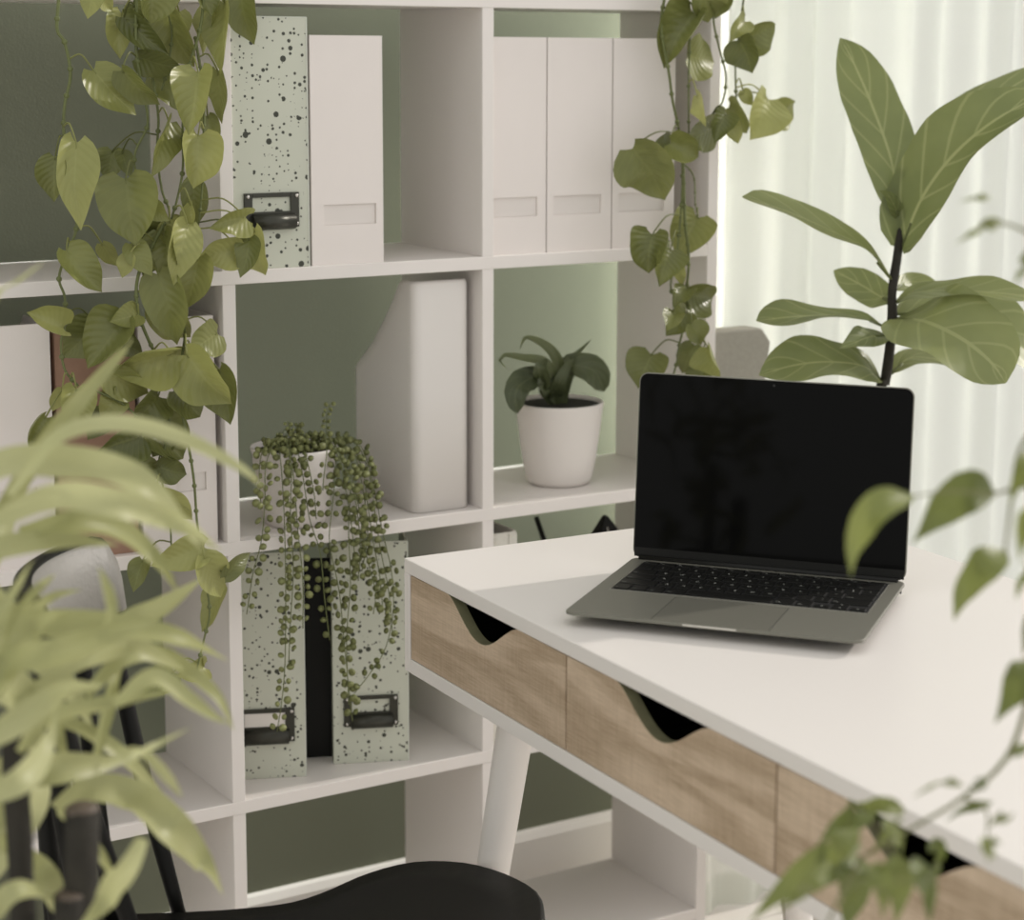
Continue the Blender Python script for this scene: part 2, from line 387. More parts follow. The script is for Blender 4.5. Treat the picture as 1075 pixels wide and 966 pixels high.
# curtain hanging in front of the window
cur = thing('curtain', 'pale sheer full-length curtain hanging in soft folds beside the bookcase', 'curtain', SH @ V((0.777, 0.07, 0.0)), SA)
rnd = random.Random(3)
folds = []; u = 0.0
while u < 0.95:
    w = rnd.uniform(0.055, 0.13); folds.append((u, w, rnd.uniform(0.010, 0.022), rnd.uniform(-0.006, 0.006))); u += w
def fold_y(u, z):
    for f0, w, a, off in folds:
        if f0 <= u < f0 + w:
            x = (u - f0) / w
            return (-a * math.sin(PI * x) ** 2 * 1.6 + off * math.sin(2 * PI * x)) * (0.75 + 0.25 * z / 2.4) + 0.004 * math.sin(u * 3 + z * 1.5)
    return 0
def sheet(z0, z1, off, nz=10, nu=240):
    bm = nb(); G = []
    for k in range(nz + 1):
        z = z0 + (z1 - z0) * k / nz
        G.append([bm.verts.new((0.86 * i / nu, fold_y(0.86 * i / nu, z) + off, z)) for i in range(nu + 1)])
    for a, b in zip(G, G[1:]):
        for i in range(nu):
            f = bm.faces.new((a[i], a[i + 1], b[i + 1], b[i])); f.smooth = True
    return bm
obj('drape', sheet(0.004, 2.42, 0), CURTAIN, cur)
obj('hem', sheet(0.004, 0.055, -0.0025, 2), CURTAIN, cur)
bm = nb(); tube(bm, [(-0.06, 0.0, 2.435), (2.1, 0.0, 2.435)], 0.011, 12)
obj('curtain_rail', bm, DARKMETAL, cur)

# ---------------------------------------------------------------- bookcase
RP, CPU, T, TD, DEP = 0.349003, 0.376992, 0.017295, 0.017764, 0.233353
bc = thing('bookcase', 'white open-backed cube bookcase standing against the pale green wall', 'bookcase', (SX, SY, 0), SA)
for c in range(-2, 3):
    u0 = c * CPU
    end = c in (-2, 2)
    for r in range(4):
        if end: break
        z0 = r * RP + T + (0.028 if r == 0 else 0)
        obj('divider_panel', boxm(u0, u0 + TD, 0.0, DEP, z0, (r + 1) * RP), WHITE, bc, bevel=0.0006, seg=1)
    if end: obj('side_panel', boxm(u0, u0 + TD, 0.0, DEP, 0, 4 * RP), WHITE, bc, bevel=0.0006, seg=1)
for r in range(5):
    z0 = r * RP + (0.028 if r == 0 else 0)
    if r == 4: obj('top_board', boxm(-2 * CPU - 0.002, 2 * CPU + TD + 0.002, -0.0005, DEP + 0.0005, z0, z0 + T), WHITE, bc, bevel=0.0006, seg=1)
    else: obj('shelf_board', boxm(-2 * CPU + TD, 2 * CPU, -0.0004, DEP + 0.0004, z0, z0 + T), WHITE, bc, bevel=0.0006, seg=1)
obj('plinth', boxm(-2 * CPU + TD, 2 * CPU, 0.02, 0.035, 0.0, 0.028), WHITE, bc)
def rz_(k): return k * RP + T            # top of board k
RZ0 = rz_(0) + 0.028

# ---------------------------------------------------------------- magazine files
def recess_panel(bm, w, h, y0, th, rx0, rx1, rz0, rz1, dep):
    xs = [0, rx0, rx1, w]; zs = [0, rz0, rz1, h]
    for i in range(3):
        for j in range(3):
            if i == 1 and j == 1: continue
            box(bm, xs[i], xs[i + 1], y0, y0 + th, zs[j], zs[j + 1])
    box(bm, rx0, rx1, y0 + dep, y0 + th, rz0, rz1)
def file_body(w, h, depth, slot=None, th=0.003, back_h=0.42, cut=0.5):
    """upright file: closed spine to the front, sides cut down towards the open back"""
    bm = nb()
    if slot:
        recess_panel(bm, w, h, 0, 0.006, *slot, 0.0035)
    else: box(bm, 0, w, 0, th, 0, h)
    prof_ = [(th, 0), (depth, 0), (depth, h * back_h), (depth * 0.93, h * (back_h + 0.05)), (depth * cut, h * 0.93), (depth * (cut - 0.08), h), (th, h)]
    prism(bm, prof_, 'x', 0, th); prism(bm, prof_, 'x', w - th, w)
    box(bm, th, w - th, th, depth - th, 0, th); box(bm, th, w - th, depth - th, depth, 0, h * back_h)
    return bm
def put(name, label, cat, u, d, z, rot=0.0, group=None):
    return thing(name, label, cat, SH @ V((u, d, z)), SA + rot, group)

def papers(t, w, h, depth):
    obj('papers', boxm(0.006, w - 0.006, 0.012, depth * 0.62, 0.004, h * 0.86), PAPER, t)

def speck_file(label, u, d, z, w, h, rot=0.0, holder=(0.11, 0.86, 0.175, 0.31), card=True):
    t = put('magazine_file', label, 'magazine file', u, d, z, rot, 'speckled magazine files')
    obj('file_body', file_body(w, h, 0.215, th=0.0028), SPECK, t, bevel=0.0006, seg=1)
    bm = nb()      # paper-bound edges of the spine
    box(bm, w - 0.0012, w + 0.0006, -0.0006, 0.004, 0, h); box(bm, 0, w, -0.0006, 0.003, h - 0.0006, h + 0.0006)
    obj('edge_binding', bm, SPECKEDGE, t)
    x0, x1, z0, z1 = holder[0] * w, holder[1] * w, holder[2] * h, holder[3] * h
    H = z1 - z0; W = x1 - x0
    bm = nb()
    fx0, fx1, fz0, fz1 = x0 + W * 0.15, x1 - W * 0.16, z0 + H * 0.46, z1 - H * 0.13
    box(bm, x0, fx0, -0.003, 0, z0, z1); box(bm, fx1, x1, -0.003, 0, z0, z1)
    box(bm, fx0, fx1, -0.003, 0, fz1, z1); box(bm, fx0, fx1, -0.003, 0, z0, fz0)
    lh = obj('label_holder', bm, DARKMETAL, t, bevel=0.0007)
    if card: obj('label_card', boxm(fx0 - 0.001, fx1 + 0.001, -0.0012, -0.0002, fz0, fz1), PAPER, lh)
    bm = nb()      # finger pull: half-round lip along the bottom of the holder
    n = 10; A = []
    for e, x in ((0, x0 + W * 0.13), (1, x1 - W * 0.10)):
        A.append([bm.verts.new((x, -0.003 - 0.010 * math.sin(PI * k / n), z0 + H * 0.40 - H * 0.46 * (1 - math.cos(PI * k / n)) / 2)) for k in range(n + 1)])
    for k in range(n):
        f = bm.faces.new((A[0][k], A[1][k], A[1][k + 1], A[0][k + 1])); f.smooth = True
    for r in A: bm.faces.new(r)
    bmesh.ops.recalc_face_normals(bm, faces=bm.faces[:])
    obj('finger_pull', bm, DARKMETAL, lh)
    for x in (x0 + W * 0.065, x1 - W * 0.05):
        for zz in (z0 + H * 0.10, z1 - H * 0.10):
            bm = nb(); bmesh.ops.create_uvsphere(bm, u_segments=10, v_segments=6, radius=0.0026)
            bmesh.ops.scale(bm, vec=(1, 0.6, 1), verts=bm.verts); bmesh.ops.translate(bm, vec=(x, -0.0035, zz), verts=bm.verts)
            obj('rivet', bm, STEEL, lh, smooth=True)
    return t

def white_file(label, u, d, z, w, h, slot, rot=0.0, depth=0.215):
    t = put('magazine_file', label, 'magazine file', u, d, z, rot, 'white card magazine files')
    sl = (slot[0] * w, slot[1] * w, slot[2] * h, slot[3] * h)
    obj('file_body', file_body(w, h, depth, sl, back_h=0.45), CARD, t)
    obj('label_slot', boxm(sl[0] + 0.0005, sl[1] - 0.0005, 0.0028, 0.0036, sl[2] + 0.0005, sl[3] - 0.0005), CARDIN, t)
    return t

z3, z2, z1_ = rz_(3), rz_(2), rz_(1)
speck_file('speckled pale green magazine file with dark metal label holder on the upper shelf', 0.019, 0.004, z3, 0.1035, 0.3155, holder=(0.13, 0.86, 0.165, 0.305), card=False)
white_file('white card magazine file beside the speckled file on the upper shelf', 0.1275, 0.006, z3, 0.103, 0.2935, (0.17, 0.90, 0.175, 0.265))
ts = [(0.3975, 0.4825, 'white card file against the divider, first of three above the small potted plant'),
      (0.4845, 0.5905, 'white card file in the middle of the three above the small potted plant'),
      (0.5925, 0.6985, 'white card file behind the trailing vine, closest to the curtain of the three')]
for a, b, lab in ts:
    white_file(lab, a, 0.008, z3, b - a, 0.2935, (0.10, 0.84, 0.175, 0.265) if a > 0.4 else (0.0, 0.84, 0.175, 0.265))
# middle shelf, behind the hanging vine
white_file('widest white card file, behind the strappy leaves beside the kraft file', -0.352, 0.012, z2, 0.133, 0.297, (0.25, 0.84, 0.24, 0.33))
t = put('magazine_file', 'brown kraft magazine file with steel rivet between two white files', 'magazine file', -0.212, 0.016, z2, 0)
obj('file_body', file_body(0.100, 0.290, 0.21), KRAFT, t, bevel=0.0006, seg=1)
bm = nb(); bmesh.ops.create_uvsphere(bm, u_segments=12, v_segments=8, radius=0.004); bmesh.ops.translate(bm, vec=(0.078, -0.001, 0.045), verts=bm.verts)
obj('rivet', bm, STEEL, t, smooth=True)
white_file('white card file behind the vine, between the kraft file and the divider', -0.107, 0.012, z2, 0.099, 0.293, (0.45, 0.86, 0.24, 0.32))
# lower shelf
speck_file('speckled pale green magazine file with white label card, on the lower shelf beside the divider', 0.029, 0.081, z1_, 0.1035, 0.312, rot=-0.40, holder=(0.10, 0.86, 0.165, 0.315))
speck_file('speckled pale green magazine file on the lower shelf next to the desk corner', 0.177, 0.064, z1_, 0.1035, 0.312, rot=-0.40, holder=(0.14, 0.86, 0.17, 0.31), card=False)

# dark folder added for the dark gap between the two speckled files
t = put('gap_filler', 'black folder added in the dark gap between the two speckled files on the lower shelf', 'filler', 0.154, 0.107, z1_, -0.40)
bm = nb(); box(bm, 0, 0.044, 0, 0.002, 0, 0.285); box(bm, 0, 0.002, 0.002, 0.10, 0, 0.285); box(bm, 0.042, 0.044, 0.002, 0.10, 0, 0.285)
obj('filler_shell', bm, BLACK, t, bevel=0.0008, seg=1)
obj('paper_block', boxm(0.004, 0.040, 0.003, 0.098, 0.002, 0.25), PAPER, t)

# white moulded plastic file with the slanted side
t = put('magazine_file', 'white glossy plastic magazine file with slanted side, on the middle shelf', 'magazine file', 0.2815, 0.018, z2, 0.0)
bm = nb(); w, h, dd = 0.0865, 0.318, 0.185
def rrect(x0, x1, y0, y1, r, n=6):
    pts = []
    for cx, cy, a0 in ((x1 - r, y1 - r, 0), (x0 + r, y1 - r, 90), (x0 + r, y0 + r, 180), (x1 - r, y0 + r, 270)):
        for k in range(n + 1):
            a = math.radians(a0 + 90 * k / n); pts.append((cx + r * math.cos(a), cy + r * math.sin(a)))
    return pts
def slant(y):
    """rim height along the depth"""
    pr_ = [(0.0, h), (0.035, h - 0.001), (0.048, h - 0.010), (0.060, h - 0.028), (0.125, h * 0.70), (0.140, h * 0.665), (0.155, h * 0.63), (0.180, h * 0.565), (0.3, h * 0.56)]
    for (a, x), (b, y2) in zip(pr_, pr_[1:]):
        if y <= b: return x + (y2 - x) * (y - a) / (b - a)
    return pr_[-1][1]
ring = []
base = rrect(0, w, 0, dd, 0.013, 6)
dense = []
for i in range(len(base)):
    a, b = V(base[i]), V(base[(i + 1) % len(base)]); k = max(1, int((b - a).length / 0.008))
    for j in range(k): dense.append(a.lerp(b, j / k))
cen = V((w / 2, dd / 2))
lev = [0, 0.004, 0.5, 0.9, 0.985, 1.0]; R1 = []
for li, f in enumerate(lev):
    row = []
    for p in dense:
        hh = slant(p.y); q = p + (cen - p).normalized() * (0.004 if li == 0 else (0.0025 if li == 5 else 0.0))
        row.append(bm.verts.new((q.x, q.y, hh * f)))
    R1.append(row)
inner = []
for f in (1.0, 0.02):
    inner.append([bm.verts.new(((p + (cen - p).normalized() * 0.005).x, (p + (cen - p).normalized() * 0.005).y, slant(p.y) * f)) for p in dense])
allr = R1 + inner; N = len(dense)
for a, b in zip(allr, allr[1:]):
    for k in range(N):
        f = bm.faces.new((a[k], a[(k + 1) % N], b[(k + 1) % N], b[k])); f.smooth = True
bm.faces.new(R1[0][::-1]); bm.faces.new(inner[1])
bmesh.ops.recalc_face_normals(bm, faces=bm.faces[:])
obj('file_body', bm, PLASTIC, t)

def rr3(x0, x1, y0, y1, r, z, n=8): return [V((x, y, z)) for x, y in rrect(x0, x1, y0, y1, r, n)]
def loft(bm, rings, mi=0, capa=True, capb=True, smooth=False):
    R = [[bm.verts.new(p) for p in r] for r in rings]
    for a, b in zip(R, R[1:]):
        for k in range(len(a)):
            f = bm.faces.new((a[k], a[(k + 1) % len(a)], b[(k + 1) % len(a)], b[k])); f.material_index = mi; f.smooth = smooth
    if capa: bm.faces.new(R[0][::-1]).material_index = mi
    if capb: bm.faces.new(R[-1]).material_index = mi
    bmesh.ops.recalc_face_normals(bm, faces=bm.faces[:])
# things on the shelf behind the laptop
t = put('storage_box', 'white linen storage box behind the desk on the lower shelf', 'box', 0.3965, 0.012, z1_, 0.0)
bm = nb(); ring = []
for z, g in ((0, 0.004), (0.01, 0), (0.15, -0.001), (0.302, 0.001), (0.307, 0.003), (0.307, 0.006), (0.02, 0.007)):
    ring.append([bm.verts.new((x, y, z)) for x, y in rrect(g, 0.050 - g, g, 0.17 - g, 0.012 - g * 0.5, 5)])
for a, b in zip(ring, ring[1:]):
    for k in range(len(a)): bm.faces.new((a[k], a[(k + 1) % len(a)], b[(k + 1) % len(a)], b[k]))
bm.faces.new(ring[0][::-1]); bm.faces.new(ring[-1])
bmesh.ops.recalc_face_normals(bm, faces=bm.faces[:])
obj('fabric_body', bm, LINEN, t)
bm = nb(); box(bm, 0.030, 0.033, -0.0015, 0.0, 0.02, 0.305); obj('seam', bm, LINEN, t)
a = SHI @ ats(563, 543, 0.20)
foot = V((0.600, 0.03, z1_ + 0.005))
bm = nb(); tube(bm, [SH @ a, SH @ a.lerp(foot, 0.5), SH @ foot], lambda t: 0.004 + 0.001 * t, 8)
o = obj('wooden_stick', bm, BLACK, None)
tag(o, 'thin dark wooden stick leaning on the lower shelf behind the desk', 'stick')
# black pouch with a peaked top
pk = SHI @ ats(635, 541.5, 0.10)
t = put('pouch', 'black pouch with only its peaked top showing above the desk edge', 'pouch', pk.x, 0.10, z1_, 0.0)
hp = pk.z - z1_
bm = nb()
loft(bm, [rr3(-0.045, 0.05, -0.03, 0.03, 0.012, 0.0, 4), rr3(-0.05, 0.055, -0.035, 0.035, 0.014, hp * 0.3, 4), rr3(-0.045, 0.052, -0.03, 0.03, 0.012, hp * 0.7, 4),
          rr3(-0.026, 0.034, -0.018, 0.018, 0.008, hp * 0.86, 4), rr3(-0.002, 0.003, -0.004, 0.004, 0.001, hp, 4)])
obj('fabric_body', bm, BLACK, t)
bm = nb(); tube(bm, [(0.0, 0, hp - 0.002), (-0.004, -0.03, hp * 0.8), (-0.002, -0.036, hp * 0.6)], 0.0016, 6); obj('drawstring', bm, GREYM, t)

# grey tapered organiser set against the outer side of the bookcase
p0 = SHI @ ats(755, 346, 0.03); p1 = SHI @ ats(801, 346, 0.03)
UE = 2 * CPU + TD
t = put('grey_block', 'grey tapered pocket hung on the bookcase side next to the curtain', 'block', UE + 0.0015, 0.0, 0.68)
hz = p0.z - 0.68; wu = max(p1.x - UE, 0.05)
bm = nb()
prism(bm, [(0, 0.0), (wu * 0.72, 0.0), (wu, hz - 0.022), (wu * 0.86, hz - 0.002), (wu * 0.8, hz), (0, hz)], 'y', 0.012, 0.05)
obj('wedge', bm, GREYM, t, bevel=0.003)
bm = nb(); box(bm, -0.0005, 0.003, 0.014, 0.048, hz - 0.005, hz + 0.05); obj('strap', bm, GREYM, t)

# ---------------------------------------------------------------- desk
DH, DW, ST, DHH, FB, MG, DD = 0.775864, 0.350038, 0.016206, 0.098082, 0.016337, 0.01447, 0.541477
DLEN = MG * 2 + 3 * DW
dk = thing('desk', 'white desk with three oak-fronted drawers, an open laptop on top', 'desk', DK.translation, DA)
obj('desktop', boxm(0, DLEN, 0, DD, DH - ST, DH), DESKWHITE, dk, bevel=0.0012)
zb_ = DH - ST - DHH
obj('side_panel', boxm(0, MG - 0.001, 0, DD, zb_ - FB, DH - ST), DESKWHITE, dk, bevel=0.0008)
obj('side_panel', boxm(DLEN - MG + 0.001, DLEN, 0, DD, zb_ - FB, DH - ST), DESKWHITE, dk, bevel=0.0008)
obj('bottom_panel', boxm(MG - 0.001, DLEN - MG + 0.001, 0, DD, zb_ - FB, zb_), DESKWHITE, dk, bevel=0.0008)
obj('back_panel', boxm(MG, DLEN - MG, DD - 0.012, DD, zb_, DH - ST), DESKWHITE, dk)
# drawer front with a finger scoop cut into its top edge: a smooth S down, a flat bottom, a quick rise
def drawer_front(bm, w, h, th):
    c0, c1, low = 0.27, 0.72, 0.37
    top = []
    n = 40
    for k in range(n + 1):
        x = c0 + (c1 - c0) * k / n; s = k / n
        sm = lambda x: x * x * (3 - 2 * x)
        q = s ** 0.92; d = (0.5 - 0.5 * math.cos(2 * PI * q)) ** 0.78
        top.append((x * w, h - low * h * d))
    up = [(0.0015, h - 0.0012)] + top + [(w - 0.0015, h - 0.0012)]
    A = [[bm.verts.new((x, y, z)) for x, z in up] for y in (0, th)]
    B = [[bm.verts.new((x, y, 0.001)) for x, z in up] for y in (0, th)]
    for k in range(len(up) - 1):
        bm.faces.new((B[0][k], B[0][k + 1], A[0][k + 1], A[0][k]))
        bm.faces.new((B[1][k + 1], B[1][k], A[1][k], A[1][k + 1]))
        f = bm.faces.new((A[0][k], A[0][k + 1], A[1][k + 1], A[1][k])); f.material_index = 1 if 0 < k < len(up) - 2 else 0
        bm.faces.new((B[0][k + 1], B[0][k], B[1][k], B[1][k + 1]))
    for k in (0, -1): bm.faces.new((B[0][k], A[0][k], A[1][k], B[1][k]))
    bmesh.ops.recalc_face_normals(bm, faces=bm.faces[:])
for k in range(3):
    bm = nb(); drawer_front(bm, DW, DHH, 0.0125)
    bmesh.ops.translate(bm, vec=(0, 0.0008, 0), verts=bm.verts)
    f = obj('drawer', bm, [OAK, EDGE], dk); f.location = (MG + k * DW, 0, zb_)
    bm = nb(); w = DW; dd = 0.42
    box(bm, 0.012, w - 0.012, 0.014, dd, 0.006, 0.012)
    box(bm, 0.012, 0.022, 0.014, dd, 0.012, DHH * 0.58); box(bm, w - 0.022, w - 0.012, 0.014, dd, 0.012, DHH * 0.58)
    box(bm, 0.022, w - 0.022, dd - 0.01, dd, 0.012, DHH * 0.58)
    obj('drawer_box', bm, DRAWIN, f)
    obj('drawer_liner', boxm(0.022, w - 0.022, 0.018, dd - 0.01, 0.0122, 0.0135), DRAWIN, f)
# round tapered legs, splayed
def leg(top, bot):
    bm = nb(); tube(bm, [V(top), V(top).lerp(V(bot), 0.5), V(bot)], lambda t: 0.0215 - 0.0075 * t, 28, 8)
    obj('leg', bm, DESKWHITE, dk)
zl = zb_ - FB
leg((0.125, 0.083, zl), (0.060, 0.010, 0.0))
leg((0.125, DD - 0.083, zl), (0.060, DD - 0.010, 0.0))
leg((DLEN - 0.125, 0.083, zl), (DLEN - 0.06, 0.010, 0.0))
leg((DLEN - 0.125, DD - 0.083, zl), (DLEN - 0.06, DD - 0.010, 0.0))

# ---------------------------------------------------------------- laptop
LW, LD, LT, LHH = 0.3013, 0.2370, 0.0899, 0.2052
lp = thing('laptop', 'open grey metal laptop with a black screen standing on the white desk', 'laptop', (-0.01311, 1.97346, DH), -0.32838)
ZT = 0.0145
bm = nb()
r = [rr3(0.012, LW - 0.012, 0.022, LD - 0.004, 0.012, 0.0016), rr3(0.004, LW - 0.004, 0.006, LD - 0.001, 0.012, 0.006),
     rr3(0, LW, 0, LD, 0.0115, ZT - 0.003), rr3(0.0, LW, 0.0, LD, 0.0115, ZT - 0.0006), rr3(0.0006, LW - 0.0006, 0.0006, LD - 0.0006, 0.0111, ZT)]
for p in r[0]: p.z = 0.0016 + 0.0062 * max(0, 1 - p.y / (LD * 0.85))
for p in r[1]: p.z = 0.0050 + 0.0048 * max(0, 1 - p.y / (LD * 0.85))
loft(bm, r)
obj('base', bm, ALU, lp)
bm = nb(); loft(bm, [rr3(LW * 0.41, LW * 0.59, -0.0003, 0.0004, 0.0003, ZT - 0.0022, 2), rr3(LW * 0.41, LW * 0.59, -0.0003, 0.0004, 0.0003, ZT - 0.0004, 2)])
obj('opening_notch', bm, ALUEDGE, lp)
for cx in (0.03, LW - 0.03):
    for cy in (0.075, LD - 0.03):
        bm = nb(); tube(bm, [(cx, cy, 0.0), (cx, cy, 0.008)], 0.008, 16, 2); obj('rubber_foot', bm, KEYM, lp)
KX0, KX1, KY0, KY1 = 0.0185, 0.2850, 0.1000, 0.2190
kb = obj('keyboard', boxm(KX0 - 0.0012, KX1 + 0.0012, KY0 - 0.0012, KY1 + 0.0012, ZT - 0.0004, ZT + 0.00015), WELL, lp)
bm = nb()
for a in ((KX0 - 0.0018, KX0 - 0.0012, KY0 - 0.0018, KY1 + 0.0018), (KX1 + 0.0012, KX1 + 0.0018, KY0 - 0.0018, KY1 + 0.0018),
          (KX0 - 0.0012, KX1 + 0.0012, KY0 - 0.0018, KY0 - 0.0012), (KX0 - 0.0012, KX1 + 0.0012, KY1 + 0.0012, KY1 + 0.0018)):
    box(bm, *a, ZT - 0.0001, ZT + 0.0004)
obj('keyboard_rim', bm, ALUEDGE, lp)
rows = [['esc'] + ['F%d' % i for i in range(1, 13)] + [''],
        list('`1234567890-=') + [('del', 1.5)],
        [('tab', 1.5)] + list('QWERTYUIOP[]') + ['\\'],
        [('caps', 1.75)] + list("ASDFGHJKL;'") + [('return', 1.75)],
        [('shift', 2.25)] + list('ZXCVBNM,./') + [('shift', 2.25)],
        ['fn', 'ctl', 'opt', ('cmd', 1.25), ('', 5.0), ('cmd', 1.25), 'opt', ('<', 1.0), ('^', 1.0), ('>', 1.0)]]
rh = (KY1 - KY0) / 5.62
keybm = nb(); legs = []
y1 = KY1
for ri, row in enumerate(rows):
    hgt = rh * (0.62 if ri == 0 else 1.0); y0 = y1 - hgt
    tot = sum(k[1] if isinstance(k, tuple) else 1.0 for k in row); un = (KX1 - KX0) / tot; x = KX0
    for k in row:
        txt, ww = k if isinstance(k, tuple) else (k, 1.0)
        g = 0.0013; x0, x1 = x + g, x + ww * un - g
        ya, yb = y0 + g, y1 - g
        spans = [(ya, yb, txt)]
        if ri == 5 and txt in '<>' and txt: spans = [(ya, (ya + yb) / 2 - 0.0004, txt)]
        if ri == 5 and txt == '^': spans = [(ya, (ya + yb) / 2 - 0.0006, 'v'), ((ya + yb) / 2 + 0.0006, yb, '^')]
        for a, b, tx in spans:
            loft(keybm, [rr3(x0, x1, a, b, 0.0014, ZT + 0.0001, 3), rr3(x0, x1, a, b, 0.0014, ZT + 0.0011, 3), rr3(x0 + 0.0004, x1 - 0.0004, a + 0.0004, b - 0.0004, 0.0011, ZT + 0.0014, 3)])
            if tx: legs.append((tx, (x0 + x1) / 2 if len(tx) == 1 else x0 + 0.0018, (a + b) / 2 if len(tx) == 1 else a + 0.003, 0.0052 if len(tx) == 1 else 0.0027, len(tx) == 1))
        x += ww * un
    y1 = y0
obj('keys', keybm, KEYM, kb)
txtbm = nb()
for tx, x, y, size, centred in legs:
    cu = bpy.data.curves.new('legend_text', 'FONT'); cu.body = tx; cu.size = size
    cu.align_x = 'CENTER' if centred else 'LEFT'; cu.align_y = 'CENTER' if centred else 'BOTTOM'; cu.resolution_u = 1
    to = bpy.data.objects.new('legend_text', cu); C.objects.link(to)
    bpy.context.view_layer.update()
    me = to.evaluated_get(bpy.context.evaluated_depsgraph_get()).to_mesh()
    if me is not None:
        off = len(txtbm.verts); vs = [txtbm.verts.new((v.co.x + x, v.co.y + y, ZT + 0.00155)) for v in me.vertices]
        for p in me.polygons:
            try: txtbm.faces.new([vs[i] for i in p.vertices])
            except ValueError: pass
    bpy.data.objects.remove(to); bpy.data.curves.remove(cu)
obj('lettering', txtbm, LEGEND, kb)
bm = nb(); loft(bm, [rr3(0.0905, 0.2085, 0.0040, 0.0900, 0.004, ZT - 0.0003, 5), rr3(0.0905, 0.2085, 0.0040, 0.0900, 0.004, ZT + 0.00012, 5)])
obj('trackpad', bm, mat('trackpad_glass', (0.182, 0.177, 0.148, 1), 0.36, metal=0.15, noise_amt=0.02), lp)
bm = nb()
for a in ((0.0898, 0.0905, 0.0035, 0.0905), (0.2085, 0.2092, 0.0035, 0.0905), (0.0905, 0.2085, 0.0900, 0.0906)): box(bm, *a, ZT - 0.0003, ZT + 0.00006)
obj('trackpad_groove', bm, WELL, lp)
bm = nb(); tube(bm, [(0.008, LD - 0.005, ZT + 0.0006), (LW - 0.008, LD - 0.005, ZT + 0.0006)], 0.0040, 14, 2)
obj('hinge', bm, KEYM, lp)
bm = nb(); tube(bm, [(LW - 0.0012, LD - 0.03, ZT - 0.0045), (LW + 0.0003, LD - 0.03, ZT - 0.0045)], 0.0017, 12, 2)
obj('headphone_jack', bm, WELL, lp)
# lid: its own frame, x along the hinge, y up the lid, z out of the screen
lid_m = Matrix.Translation((0, LD - 0.004, ZT)) @ Matrix.Rotation(PI / 2 - LT, 4, 'X')
def on_lid(bm): bm.transform(lid_m); return bm
LID_TH = 0.0042
bm = nb(); loft(bm, [rr3(0.001, LW - 0.001, 0.0016, LHH - 0.001, 0.009, -LID_TH), rr3(0, LW, 0.0008, LHH, 0.010, -LID_TH + 0.0012), rr3(0, LW, 0.0008, LHH, 0.010, -0.0003), rr3(0.0004, LW - 0.0004, 0.0012, LHH - 0.0004, 0.0096, 0.0)])
lid = obj('lid', on_lid(bm), ALU, lp)
bm = nb(); loft(bm, [rr3(0.0012, LW - 0.0012, 0.0018, LHH - 0.0012, 0.009, -0.0002), rr3(0.0012, LW - 0.0012, 0.0018, LHH - 0.0012, 0.009, 0.0003), rr3(0.0018, LW - 0.0018, 0.0022, LHH - 0.0018, 0.0085, 0.0005)])
obj('screen', on_lid(bm), SCREEN, lid)
bm = nb(); tube(bm, [(LW / 2, LHH - 0.006, 0.0004), (LW / 2, LHH - 0.006, 0.0007)], 0.0014, 14, 2)
obj('webcam', on_lid(bm), WELL, lid)
bm = nb(); box(bm, 0.0018, LW - 0.0018, 0.0024, 0.0125, 0.00045, 0.0006)
obj('lower_bezel', on_lid(bm), KEYM, lid)

# ---------------------------------------------------------------- black spindle chair drawn up to the desk
CF = math.radians(0.0)
ZS = 0.45
o0 = atz(455, 902, ZS)
fx, lx_ = V((math.cos(CF), math.sin(CF), 0)), V((-math.sin(CF), math.cos(CF), 0))
cen = o0 - lx_ * 0.212 - fx * 0.06; cen.z = 0
ch = thing('spindle_chair', 'black wooden spindle-back chair with pale grey back pad drawn up to the desk drawers', 'chair', cen, CF)
CHI = (Matrix.Translation(cen) @ Matrix.Rotation(CF, 4, 'Z')).inverted()
edge = [CHI @ atz(px, py, ZS) for px, py in ((185, 957), (240, 954), (300, 947.5), (340, 935.5), (380, 918), (420, 906), (455, 902), (500, 905.5), (545, 920.5), (570, 941), (585, 966))]
half = [(-0.33, 0.0), (-0.322, 0.03), (-0.29, 0.056)] + [(p.x, p.y) for p in edge if p.y > 0.062]
fxmax = max(p[0] for p in half)
outl = [V((x, y, 0)) for x, y in half] + [V((fxmax + 0.004, 0.0, 0))]
sm = catmull(outl, 40)
full = [(p.x, p.y) for p in sm] + [(p.x, -p.y) for p in sm[-2:0:-1]]
bm = nb(); cxs = sum(p[0] for p in full) / len(full)
def sring(k, z, dish=0):
    return [V((cxs + (x - cxs) * k, y * k, z)) for x, y in full]
loft(bm, [sring(0.90, ZS - 0.036), sring(0.975, ZS - 0.026), sring(1.0, ZS - 0.012), sring(0.995, ZS - 0.004), sring(0.975, ZS), sring(0.80, ZS - 0.005), sring(0.4, ZS - 0.010), sring(0.05, ZS - 0.011)], smooth=True)
obj('seat', bm, BLACK, ch)
